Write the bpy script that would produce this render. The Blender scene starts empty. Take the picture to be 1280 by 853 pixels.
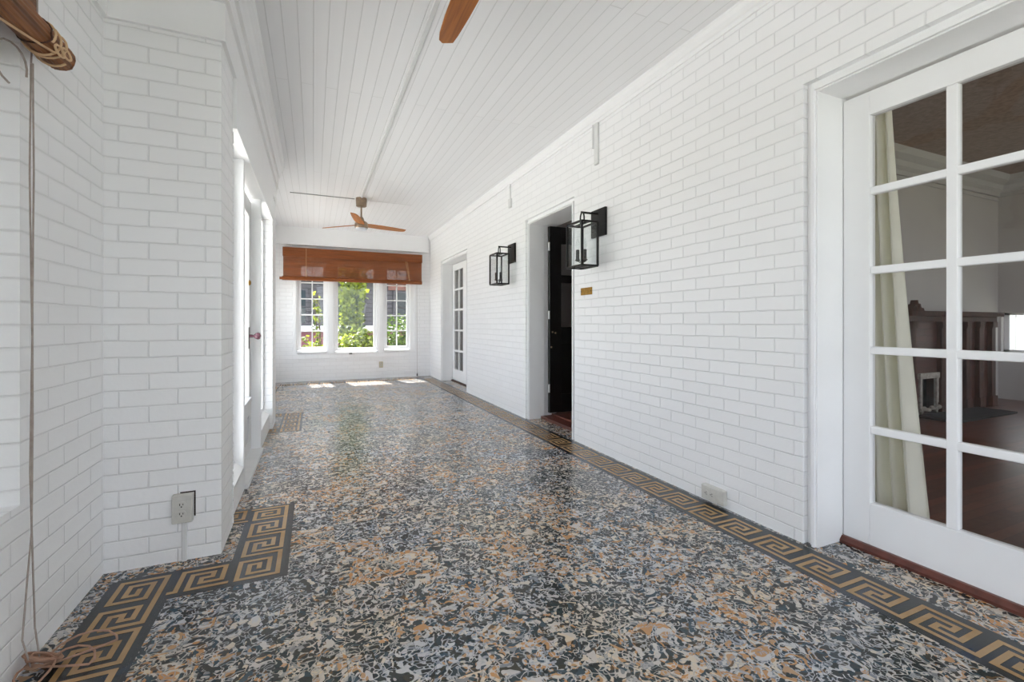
import bpy, bmesh, math, random
from mathutils import Vector, Matrix
random.seed(7)
C = bpy.context.scene.collection
sc = bpy.context.scene

# ------------------------------------------------------------------ camera
FPX = 569.0
YAW = math.atan((640 - 392) / FPX)
cam_d = bpy.data.cameras.new('camera')
cam_d.sensor_width = 36.0
cam_d.lens = 36.0 * FPX / 1280.0
cam_d.shift_y = (404.5 - 426.5) / 1280.0
cam_d.clip_start = 0.02
cam_d.clip_end = 300
cam = bpy.data.objects.new('camera', cam_d)
cam.location = (0, 0, 1.05)
cam.rotation_euler = (math.radians(90), 0, -YAW)
C.objects.link(cam)
sc.camera = cam

# ------------------------------------------------------------------ light and exposure
sc.view_settings.view_transform = 'Standard'
sc.view_settings.look = 'None'
sc.view_settings.gamma = 1.0
sc.view_settings.use_curve_mapping = False
sc.view_settings.exposure = -0.52
sc.cycles.transparent_max_bounces = 32
sc.cycles.max_bounces = 16
sc.cycles.diffuse_bounces = 8
WORLD_STRENGTH = 5.6
SUN_STRENGTH = 34.0
w = bpy.data.worlds.new('world')
sc.world = w
w.use_nodes = True
bg = w.node_tree.nodes['Background']
bg.inputs[0].default_value = (0.88, 0.95, 1.06, 1)
bg.inputs[1].default_value = WORLD_STRENGTH
sun_d = bpy.data.lights.new('sun', 'SUN')
sun_d.energy = SUN_STRENGTH
sun_d.angle = math.radians(0.53)
sun_d.color = (1.0, 0.96, 0.9)
sun = bpy.data.objects.new('sun', sun_d)
sun.rotation_euler = Vector((0.13, -0.71, -1.0)).to_track_quat('-Z', 'Y').to_euler()
sun.location = (0, 20, 20)
C.objects.link(sun)


# ------------------------------------------------------------------ materials
def srgb(r, g, b):
    def f(c):
        c /= 255.0
        return c / 12.92 if c <= 0.04045 else ((c + 0.055) / 1.055) ** 2.4
    return (f(r), f(g), f(b), 1)


def new_mat(name):
    m = bpy.data.materials.new(name)
    m.use_nodes = True
    nt = m.node_tree
    nt.nodes.clear()
    out = nt.nodes.new('ShaderNodeOutputMaterial')
    b = nt.nodes.new('ShaderNodeBsdfPrincipled')
    nt.links.new(b.outputs[0], out.inputs[0])
    return m, nt, b, out


def N(nt, t, **kw):
    n = nt.nodes.new(t)
    for k, v in kw.items():
        setattr(n, k, v)
    return n


def ramp(nt, stops, interp='LINEAR'):
    r = N(nt, 'ShaderNodeValToRGB')
    r.color_ramp.interpolation = interp
    e = r.color_ramp.elements
    while len(e) < len(stops):
        e.new(0.5)
    for i, (p, c) in enumerate(stops):
        e[i].position = p
        e[i].color = c
    return r


def mix_col(nt, fac, a, b, mode='MIX'):
    n = N(nt, 'ShaderNodeMix', data_type='RGBA', blend_type=mode)
    L = nt.links
    for sock, v in ((n.inputs[0], fac), (n.inputs[6], a), (n.inputs[7], b)):
        if hasattr(v, 'is_output'):
            L.new(v, sock)
        else:
            sock.default_value = v
    return n.outputs[2]


def world_pos(nt):
    return N(nt, 'ShaderNodeNewGeometry').outputs['Position']


def simple(name, col, rough=0.5, metal=0.0, noise=0.0, nscale=12.0, bump=0.0, coord='Object', spec=0.5):
    m, nt, b, out = new_mat(name)
    L = nt.links
    b.inputs['Roughness'].default_value = rough
    b.inputs['Metallic'].default_value = metal
    b.inputs['Specular IOR Level'].default_value = spec
    tc = N(nt, 'ShaderNodeTexCoord')
    nz = N(nt, 'ShaderNodeTexNoise')
    nz.inputs['Scale'].default_value = nscale
    nz.inputs['Detail'].default_value = 4
    L.new(tc.outputs[coord], nz.inputs['Vector'])
    d = 1 - noise
    c1 = (col[0] * d, col[1] * d, col[2] * d, 1)
    r = ramp(nt, [(0.35, c1), (0.65, col)])
    L.new(nz.outputs['Fac'], r.inputs[0])
    L.new(r.outputs[0], b.inputs['Base Color'])
    if bump:
        bp = N(nt, 'ShaderNodeBump')
        bp.inputs['Strength'].default_value = bump
        bp.inputs['Distance'].default_value = 0.003
        L.new(nz.outputs['Fac'], bp.inputs['Height'])
        L.new(bp.outputs[0], b.inputs['Normal'])
    return m


def brick_mat(name, axes, col, mortar_col, bw=0.207, rh=0.0705, ms=0.0045, smooth=0.7, rough=0.45, strength=0.55, off=(0, 0), var=0.02, dist=0.007):
    m, nt, b, out = new_mat(name)
    L = nt.links
    sep = N(nt, 'ShaderNodeSeparateXYZ')
    L.new(world_pos(nt), sep.inputs[0])
    cmb = N(nt, 'ShaderNodeCombineXYZ')
    for i, a in enumerate(axes):
        ad = N(nt, 'ShaderNodeMath', operation='ADD')
        L.new(sep.outputs[a], ad.inputs[0])
        ad.inputs[1].default_value = off[i]
        L.new(ad.outputs[0], cmb.inputs[i])
    # a hand-laid wall: courses and joints wander by a few millimetres
    nz0 = N(nt, 'ShaderNodeTexNoise')
    nz0.inputs['Scale'].default_value = 7.0
    L.new(cmb.outputs[0], nz0.inputs['Vector'])
    vs = N(nt, 'ShaderNodeVectorMath', operation='SCALE')
    L.new(nz0.outputs['Color'], vs.inputs[0])
    vs.inputs['Scale'].default_value = 0.006
    va = N(nt, 'ShaderNodeVectorMath', operation='ADD')
    L.new(cmb.outputs[0], va.inputs[0])
    L.new(vs.outputs[0], va.inputs[1])
    br = N(nt, 'ShaderNodeTexBrick')
    br.offset = 0.5
    br.inputs['Scale'].default_value = 1.0
    br.inputs['Brick Width'].default_value = bw
    br.inputs['Row Height'].default_value = rh
    br.inputs['Mortar Size'].default_value = ms
    br.inputs['Mortar Smooth'].default_value = smooth
    br.inputs['Color1'].default_value = col
    d = 1 - var
    br.inputs['Color2'].default_value = (col[0] * d, col[1] * d, col[2] * d, 1)
    br.inputs['Mortar'].default_value = mortar_col
    L.new(va.outputs[0], br.inputs['Vector'])
    nz = N(nt, 'ShaderNodeTexNoise')
    nz.inputs['Scale'].default_value = 55
    nz.inputs['Detail'].default_value = 5
    L.new(world_pos(nt), nz.inputs['Vector'])
    L.new(br.outputs['Color'], b.inputs['Base Color'])
    sub = N(nt, 'ShaderNodeMath', operation='MULTIPLY_ADD')
    L.new(br.outputs['Fac'], sub.inputs[0])
    sub.inputs[1].default_value = -1.0
    sub.inputs[2].default_value = 1.0
    ad = N(nt, 'ShaderNodeMath', operation='MULTIPLY_ADD')
    L.new(nz.outputs['Fac'], ad.inputs[0])
    ad.inputs[1].default_value = 0.16
    L.new(sub.outputs[0], ad.inputs[2])
    bp = N(nt, 'ShaderNodeBump')
    bp.inputs['Strength'].default_value = strength
    bp.inputs['Distance'].default_value = dist
    L.new(ad.outputs[0], bp.inputs['Height'])
    L.new(bp.outputs[0], b.inputs['Normal'])
    b.inputs['Roughness'].default_value = rough
    return m


WHITE = srgb(246, 246, 247)
M = {}
MORT = srgb(235, 235, 236)
M['brick_x'] = brick_mat('painted brick facing sideways', (1, 2), WHITE, MORT, off=(0.07, 0.01))
M['brick_y'] = brick_mat('painted brick facing along', (0, 2), WHITE, MORT, off=(0.03, 0.01))
M['trim'] = simple('white trim paint', srgb(246, 246, 247), 0.35, noise=0.015, nscale=6)
M['plaster'] = simple('grey living room plaster', srgb(192, 188, 185), 0.8, noise=0.05, nscale=3)
M['ceil_dark'] = simple('textured brown grey ceiling', srgb(170, 152, 142), 0.9, noise=0.25, nscale=30, bump=0.5)
M['cornice'] = simple('grey cornice paint', srgb(190, 188, 186), 0.6, noise=0.03)
M['black_paint'] = simple('black door paint', srgb(16, 16, 17), 0.35, noise=0.3, nscale=9)
M['black_iron'] = simple('black lantern iron', srgb(22, 21, 21), 0.42, metal=0.3, noise=0.3, nscale=40)
M['brass'] = simple('aged brass', srgb(165, 125, 50), 0.4, metal=0.75, noise=0.35, nscale=60)
M['nickel'] = simple('brushed bronze nickel', srgb(158, 138, 118), 0.3, metal=0.85, noise=0.15, nscale=30)
M['frosted'] = simple('frosted white lens', srgb(225, 228, 235), 0.3)
M['outlet'] = simple('grey white outlet plastic', srgb(208, 206, 200), 0.45, noise=0.08, nscale=40)
M['beige_plastic'] = simple('beige plastic', srgb(196, 186, 160), 0.5, noise=0.1)
M['dark_slot'] = simple('dark slot', srgb(45, 42, 40), 0.6)
M['cord'] = simple('weathered grey pink cord', srgb(176, 164, 156), 0.85, noise=0.2, nscale=50)
M['cord_pink'] = simple('faded pink brown cord', srgb(176, 138, 116), 0.85, noise=0.25, nscale=40)
M['cord_cream'] = simple('cream cord', srgb(225, 190, 150), 0.85, noise=0.15, nscale=40)
M['curtain'] = simple('cream curtain cloth', srgb(246, 244, 228), 0.85, noise=0.06, nscale=8)
M['threshold'] = simple('red brown threshold wood', srgb(104, 56, 46), 0.4, noise=0.4, nscale=25)
M['hearth_tile'] = simple('pale ornate surround stone', srgb(190, 182, 170), 0.6, noise=0.45, nscale=30, bump=0.8)
M['firebox'] = simple('sooty firebox', srgb(40, 36, 34), 0.9, noise=0.4)
M['candle'] = simple('candle sleeve', srgb(34, 32, 31), 0.5, noise=0.2)
M['grey_door'] = simple('grey white door paint', srgb(222, 222, 222), 0.4, noise=0.06, nscale=5)
M['garnet'] = simple('purple glass knob', srgb(120, 80, 92), 0.1, noise=0.4, nscale=90)
M['bronze'] = simple('dark bronze plate', srgb(62, 50, 44), 0.4, metal=0.6, noise=0.3, nscale=50)
M['seam'] = simple('grey seam strip', srgb(150, 150, 150), 0.6, noise=0.15, nscale=20)
M['conduit'] = simple('painted conduit', srgb(226, 226, 226), 0.4, noise=0.05)
M['grass'] = simple('lawn', srgb(150, 152, 130), 0.9, noise=0.3, nscale=4, bump=0.5)
M['path'] = simple('pale bounce paving', srgb(214, 212, 206), 0.9, noise=0.1, nscale=3)
M['plum'] = brick_mat('plum painted brick', (0, 2), srgb(128, 74, 88), srgb(100, 60, 72), strength=0.4, off=(0, 0))
M['red_brick'] = brick_mat('weathered red brick', (0, 2), srgb(140, 92, 82), srgb(120, 105, 100), strength=0.5, var=0.4)
M['slate_siding'] = brick_mat('slate grey lapped siding', (0, 2), srgb(78, 75, 82), srgb(42, 40, 45), bw=3.0, rh=0.14, ms=0.012, strength=0.7)
M['out_white'] = simple('outdoor white paint', srgb(225, 225, 230), 0.6, noise=0.05)
M['dark_glass'] = simple('dark window glass', srgb(38, 52, 60), 0.08, noise=0.3, nscale=2)
M['bark'] = simple('brown bark', srgb(90, 70, 52), 0.9, noise=0.4, nscale=25, bump=0.8)
M['roof_slate'] = simple('dark roof shingle', srgb(70, 66, 68), 0.9, noise=0.3, nscale=8)
M['fence_white'] = simple('white fence boards', srgb(225, 226, 228), 0.6, noise=0.06)


def leaf_mat(name, c1, c2):
    m, nt, b, out = new_mat(name)
    L = nt.links
    oi = N(nt, 'ShaderNodeNewGeometry')
    r = ramp(nt, [(0.0, c1), (1.0, c2)])
    L.new(oi.outputs['Random Per Island'], r.inputs[0])
    L.new(r.outputs[0], b.inputs['Base Color'])
    b.inputs['Roughness'].default_value = 0.45
    tr = N(nt, 'ShaderNodeBsdfTranslucent')
    L.new(r.outputs[0], tr.inputs[0])
    mx = N(nt, 'ShaderNodeMixShader')
    mx.inputs[0].default_value = 0.45
    L.new(b.outputs[0], mx.inputs[1])
    L.new(tr.outputs[0], mx.inputs[2])
    L.new(mx.outputs[0], out.inputs[0])
    return m


M['leaf_lime'] = leaf_mat('lime ivy leaves', srgb(48, 70, 18), srgb(160, 172, 58))
M['leaf_green'] = leaf_mat('green shrub leaves', srgb(36, 60, 24), srgb(112, 136, 56))


def glass_mat(name, tint=(0.97, 0.98, 0.98, 1), base=0.025):
    m, nt, b, out = new_mat(name)
    L = nt.links
    nt.nodes.remove(b)
    t = N(nt, 'ShaderNodeBsdfTransparent')
    t.inputs[0].default_value = tint
    g = N(nt, 'ShaderNodeBsdfGlossy')
    g.inputs['Roughness'].default_value = 0.02
    fw = N(nt, 'ShaderNodeLayerWeight')
    fw.inputs['Blend'].default_value = 0.5
    pw = N(nt, 'ShaderNodeMath', operation='POWER')
    L.new(fw.outputs['Facing'], pw.inputs[0])
    pw.inputs[1].default_value = 5.0
    lw = N(nt, 'ShaderNodeMath', operation='MULTIPLY_ADD')
    L.new(pw.outputs[0], lw.inputs[0])
    lw.inputs[1].default_value = 0.9
    lw.inputs[2].default_value = base
    nz = N(nt, 'ShaderNodeTexNoise')
    nz.inputs['Scale'].default_value = 6
    L.new(world_pos(nt), nz.inputs['Vector'])
    bp = N(nt, 'ShaderNodeBump')
    bp.inputs['Strength'].default_value = 0.04
    bp.inputs['Distance'].default_value = 0.02
    L.new(nz.outputs['Fac'], bp.inputs['Height'])
    L.new(bp.outputs[0], g.inputs['Normal'])
    mx = N(nt, 'ShaderNodeMixShader')
    L.new(lw.outputs[0], mx.inputs[0])
    L.new(t.outputs[0], mx.inputs[1])
    L.new(g.outputs[0], mx.inputs[2])
    L.new(mx.outputs[0], out.inputs[0])
    return m


M['glass'] = glass_mat('clear window glass')
M['old_glass'] = glass_mat('old door glass', (0.9, 0.9, 0.9, 1))


def wood_mat(name, c1, c2, c3, scale=(2, 40, 40), rough=0.4):
    m, nt, b, out = new_mat(name)
    L = nt.links
    tc = N(nt, 'ShaderNodeTexCoord')
    mp = N(nt, 'ShaderNodeMapping')
    mp.inputs['Scale'].default_value = scale
    L.new(tc.outputs['Object'], mp.inputs[0])
    nz = N(nt, 'ShaderNodeTexNoise')
    nz.inputs['Scale'].default_value = 1.0
    nz.inputs['Detail'].default_value = 6
    nz.inputs['Distortion'].default_value = 0.6
    L.new(mp.outputs[0], nz.inputs['Vector'])
    r = ramp(nt, [(0.3, c1), (0.5, c2), (0.7, c3)])
    L.new(nz.outputs['Fac'], r.inputs[0])
    L.new(r.outputs[0], b.inputs['Base Color'])
    b.inputs['Roughness'].default_value = rough
    return m


M['blade_wood'] = wood_mat('honey fan blade wood', srgb(150, 84, 26), srgb(182, 108, 36), srgb(196, 124, 50))
M['bamboo'] = wood_mat('red brown bamboo', srgb(92, 44, 10), srgb(130, 66, 17), srgb(158, 86, 28), scale=(3, 8, 160), rough=0.5)
M['bamboo_roll'] = wood_mat('rolled brown bamboo', srgb(94, 56, 28), srgb(136, 84, 44), srgb(158, 104, 62), scale=(60, 4, 60), rough=0.55)
M['mantel_wood'] = wood_mat('dark mantel wood', srgb(44, 24, 16), srgb(66, 38, 26), srgb(90, 54, 38), scale=(30, 30, 3), rough=0.7)
M['fire_brick'] = brick_mat('brown fireplace brick', (0, 2), srgb(84, 42, 30), srgb(60, 38, 30), strength=0.6, var=0.35)


def plank_floor(name):
    m, nt, b, out = new_mat(name)
    L = nt.links
    sep = N(nt, 'ShaderNodeSeparateXYZ')
    L.new(world_pos(nt), sep.inputs[0])
    cmb = N(nt, 'ShaderNodeCombineXYZ')
    L.new(sep.outputs[0], cmb.inputs[0])
    L.new(sep.outputs[1], cmb.inputs[1])
    br = N(nt, 'ShaderNodeTexBrick')
    br.offset = 0.37
    for k, v in (('Scale', 1.0), ('Brick Width', 1.3), ('Row Height', 0.057), ('Mortar Size', 0.0012), ('Bias', 0.0)):
        br.inputs[k].default_value = v
    br.inputs['Color1'].default_value = srgb(118, 70, 54)
    br.inputs['Color2'].default_value = srgb(84, 48, 38)
    br.inputs['Mortar'].default_value = srgb(40, 24, 20)
    L.new(cmb.outputs[0], br.inputs['Vector'])
    L.new(br.outputs['Color'], b.inputs['Base Color'])
    nz = N(nt, 'ShaderNodeTexNoise')
    nz.inputs['Scale'].default_value = 9
    L.new(cmb.outputs[0], nz.inputs['Vector'])
    bp = N(nt, 'ShaderNodeBump')
    bp.inputs['Strength'].default_value = 0.08
    bp.inputs['Distance'].default_value = 0.01
    L.new(nz.outputs['Fac'], bp.inputs['Height'])
    L.new(bp.outputs[0], b.inputs['Normal'])
    b.inputs['Roughness'].default_value = 0.28
    return m


M['oak'] = plank_floor('red brown strip floor')


def ceiling_mat():
    m, nt, b, out = new_mat('white beadboard ceiling')
    L = nt.links
    sep = N(nt, 'ShaderNodeSeparateXYZ')
    L.new(world_pos(nt), sep.inputs[0])
    cmb = N(nt, 'ShaderNodeCombineXYZ')
    L.new(sep.outputs[1], cmb.inputs[0])
    L.new(sep.outputs[0], cmb.inputs[1])
    br = N(nt, 'ShaderNodeTexBrick')
    br.offset = 0.43
    for k, v in (('Scale', 1.0), ('Brick Width', 3.6), ('Row Height', 0.082), ('Mortar Size', 0.0035), ('Mortar Smooth', 0.5)):
        br.inputs[k].default_value = v
    br.inputs['Color1'].default_value = srgb(246, 246, 248)
    br.inputs['Color2'].default_value = srgb(243, 243, 245)
    br.inputs['Mortar'].default_value = srgb(228, 228, 229)
    L.new(cmb.outputs[0], br.inputs['Vector'])
    L.new(br.outputs['Color'], b.inputs['Base Color'])
    inv = N(nt, 'ShaderNodeMath', operation='SUBTRACT')
    inv.inputs[0].default_value = 1.0
    L.new(br.outputs['Fac'], inv.inputs[1])
    bp = N(nt, 'ShaderNodeBump')
    bp.inputs['Strength'].default_value = 0.5
    bp.inputs['Distance'].default_value = 0.005
    L.new(inv.outputs[0], bp.inputs['Height'])
    L.new(bp.outputs[0], b.inputs['Normal'])
    b.inputs['Roughness'].default_value = 0.4
    return m


M['ceiling'] = ceiling_mat()

TILE = 0.206


def terrazzo():
    m, nt, b, out = new_mat('marble chip terrazzo tile')
    L = nt.links
    pos = world_pos(nt)
    # warp
    nz = N(nt, 'ShaderNodeTexNoise')
    nz.inputs['Scale'].default_value = 10
    nz.inputs['Detail'].default_value = 2
    L.new(pos, nz.inputs['Vector'])
    vs = N(nt, 'ShaderNodeVectorMath', operation='SCALE')
    vs.inputs['Scale'].default_value = 0.20
    L.new(nz.outputs['Color'], vs.inputs[0])
    va = N(nt, 'ShaderNodeVectorMath', operation='ADD')
    L.new(pos, va.inputs[0])
    L.new(vs.outputs[0], va.inputs[1])
    # tile ids
    sn = N(nt, 'ShaderNodeVectorMath', operation='ADD')
    sn.inputs[1].default_value = (0.112 + 40 * TILE, -2.124 + 40 * TILE, 0)
    L.new(pos, sn.inputs[0])
    br = N(nt, 'ShaderNodeVectorMath', operation='SCALE')
    br.inputs['Scale'].default_value = 1 / TILE
    L.new(sn.outputs[0], br.inputs[0])
    flo = N(nt, 'ShaderNodeVectorMath', operation='FLOOR')
    L.new(br.outputs[0], flo.inputs[0])
    frac = N(nt, 'ShaderNodeVectorMath', operation='FRACTION')
    L.new(br.outputs[0], frac.inputs[0])
    wn = N(nt, 'ShaderNodeTexWhiteNoise', noise_dimensions='2D')
    L.new(flo.outputs[0], wn.inputs['Vector'])
    # chips
    v1 = N(nt, 'ShaderNodeTexVoronoi', feature='F1')
    v1.inputs['Scale'].default_value = 48
    L.new(va.outputs[0], v1.inputs['Vector'])
    sepc = N(nt, 'ShaderNodeSeparateColor')
    L.new(v1.outputs['Color'], sepc.inputs[0])
    # large-scale drift of the mix + tile to tile drift
    lo = N(nt, 'ShaderNodeTexNoise')
    lo.inputs['Scale'].default_value = 2.6
    lo.inputs['Detail'].default_value = 2
    L.new(pos, lo.inputs['Vector'])
    a1 = N(nt, 'ShaderNodeMath', operation='MULTIPLY_ADD')
    L.new(wn.outputs['Value'], a1.inputs[0])
    a1.inputs[1].default_value = 0.40
    a1.inputs[2].default_value = -0.20
    a2 = N(nt, 'ShaderNodeMath', operation='MULTIPLY_ADD')
    L.new(lo.outputs['Fac'], a2.inputs[0])
    a2.inputs[1].default_value = 0.5
    L.new(a1.outputs[0], a2.inputs[2])
    a3 = N(nt, 'ShaderNodeMath', operation='SUBTRACT')
    L.new(a2.outputs[0], a3.inputs[0])
    a3.inputs[1].default_value = 0.25
    a4 = N(nt, 'ShaderNodeMath', operation='ADD', use_clamp=True)
    L.new(sepc.outputs[0], a4.inputs[0])
    L.new(a3.outputs[0], a4.inputs[1])
    chips = ramp(nt, [(0.0, srgb(28, 37, 38)), (0.26, srgb(38, 51, 57)), (0.44, srgb(54, 72, 84)), (0.53, srgb(50, 47, 38)),
                      (0.60, srgb(186, 183, 183)), (0.70, srgb(124, 128, 136)), (0.75, srgb(196, 186, 172)), (0.83, srgb(172, 138, 106)), (0.89, srgb(92, 74, 54)), (0.935, srgb(176, 134, 94))], 'CONSTANT')
    L.new(a4.outputs[0], chips.inputs[0])
    # pale veins between the dark chips
    nz2 = N(nt, 'ShaderNodeTexNoise')
    nz2.inputs['Scale'].default_value = 14
    L.new(pos, nz2.inputs['Vector'])
    v2 = N(nt, 'ShaderNodeTexVoronoi', feature='DISTANCE_TO_EDGE')
    v2.inputs['Scale'].default_value = 30
    vs2 = N(nt, 'ShaderNodeVectorMath', operation='SCALE')
    vs2.inputs['Scale'].default_value = 0.19
    L.new(nz2.outputs['Color'], vs2.inputs[0])
    va2 = N(nt, 'ShaderNodeVectorMath', operation='ADD')
    L.new(pos, va2.inputs[0])
    L.new(vs2.outputs[0], va2.inputs[1])
    L.new(va2.outputs[0], v2.inputs['Vector'])
    vr = ramp(nt, [(0.05, (1, 1, 1, 1)), (0.10, (0, 0, 0, 1))])
    L.new(v2.outputs['Distance'], vr.inputs[0])
    vm = N(nt, 'ShaderNodeMath', operation='MULTIPLY')
    L.new(vr.outputs[0], vm.inputs[0])
    gt = N(nt, 'ShaderNodeMath', operation='GREATER_THAN')
    L.new(sepc.outputs[1], gt.inputs[0])
    gt.inputs[1].default_value = 0.2
    L.new(gt.outputs[0], vm.inputs[1])
    veins = mix_col(nt, sepc.outputs[2], srgb(196, 193, 191), srgb(142, 147, 153))
    c = mix_col(nt, vm.outputs[0], chips.outputs[0], veins)
    # warm (ochre) drift across tiles
    lo2 = N(nt, 'ShaderNodeTexNoise')
    lo2.inputs['Scale'].default_value = 1.9
    lo2.inputs['Detail'].default_value = 3
    mp = N(nt, 'ShaderNodeMapping')
    mp.inputs['Location'].default_value = (5.2, 1.3, 0)
    L.new(pos, mp.inputs[0])
    L.new(mp.outputs[0], lo2.inputs['Vector'])
    w1 = N(nt, 'ShaderNodeMath', operation='MULTIPLY_ADD')
    L.new(wn.outputs['Color'], w1.inputs[0])
    w1.inputs[1].default_value = 0.3
    L.new(lo2.outputs['Fac'], w1.inputs[2])
    wr = ramp(nt, [(0.45, (0, 0, 0, 1)), (0.85, (1, 1, 1, 1))])
    L.new(w1.outputs[0], wr.inputs[0])
    tint = mix_col(nt, wr.outputs[0], (0.97, 1.0, 1.05, 1), (1.12, 1.0, 0.84, 1))
    c2 = mix_col(nt, 1.0, c, tint, 'MULTIPLY')
    # tile joints
    sep = N(nt, 'ShaderNodeSeparateXYZ')
    L.new(frac.outputs[0], sep.inputs[0])
    mn = N(nt, 'ShaderNodeMath', operation='MINIMUM')
    L.new(sep.outputs[0], mn.inputs[0])
    L.new(sep.outputs[1], mn.inputs[1])
    jl = N(nt, 'ShaderNodeMath', operation='LESS_THAN')
    L.new(mn.outputs[0], jl.inputs[0])
    jl.inputs[1].default_value = 0.008
    jm = N(nt, 'ShaderNodeMath', operation='MULTIPLY')
    L.new(jl.outputs[0], jm.inputs[0])
    jm.inputs[1].default_value = 0.55
    c3 = mix_col(nt, jm.outputs[0], c2, srgb(56, 52, 48))
    L.new(c3, b.inputs['Base Color'])
    rr = N(nt, 'ShaderNodeMapRange')
    rr.inputs['To Min'].default_value = 0.16
    rr.inputs['To Max'].default_value = 0.30
    L.new(lo.outputs['Fac'], rr.inputs['Value'])
    L.new(rr.outputs[0], b.inputs['Roughness'])
    bn = N(nt, 'ShaderNodeTexNoise')
    bn.inputs['Scale'].default_value = 5
    bn.inputs['Detail'].default_value = 5
    L.new(pos, bn.inputs['Vector'])
    bp = N(nt, 'ShaderNodeBump')
    bp.inputs['Strength'].default_value = 0.10
    bp.inputs['Distance'].default_value = 0.02
    L.new(bn.outputs['Fac'], bp.inputs['Height'])
    L.new(bp.outputs[0], b.inputs['Normal'])
    return m


M['terrazzo'] = terrazzo()


def key_mat(name, c1, c2, c3):
    m, nt, b, out = new_mat(name)
    L = nt.links
    nz = N(nt, 'ShaderNodeTexNoise')
    nz.inputs['Scale'].default_value = 5
    nz.inputs['Detail'].default_value = 5
    L.new(world_pos(nt), nz.inputs['Vector'])
    r = ramp(nt, [(0.35, c1), (0.52, c2), (0.7, c3)])
    L.new(nz.outputs['Fac'], r.inputs[0])
    L.new(r.outputs[0], b.inputs['Base Color'])
    b.inputs['Roughness'].default_value = 0.26
    return m


M['key_dark'] = key_mat('dark key tile', srgb(36, 40, 40), srgb(42, 46, 48), srgb(44, 56, 76))
M['key_tan'] = key_mat('tan key tile', srgb(158, 124, 82), srgb(172, 140, 100), srgb(166, 138, 106))


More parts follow.
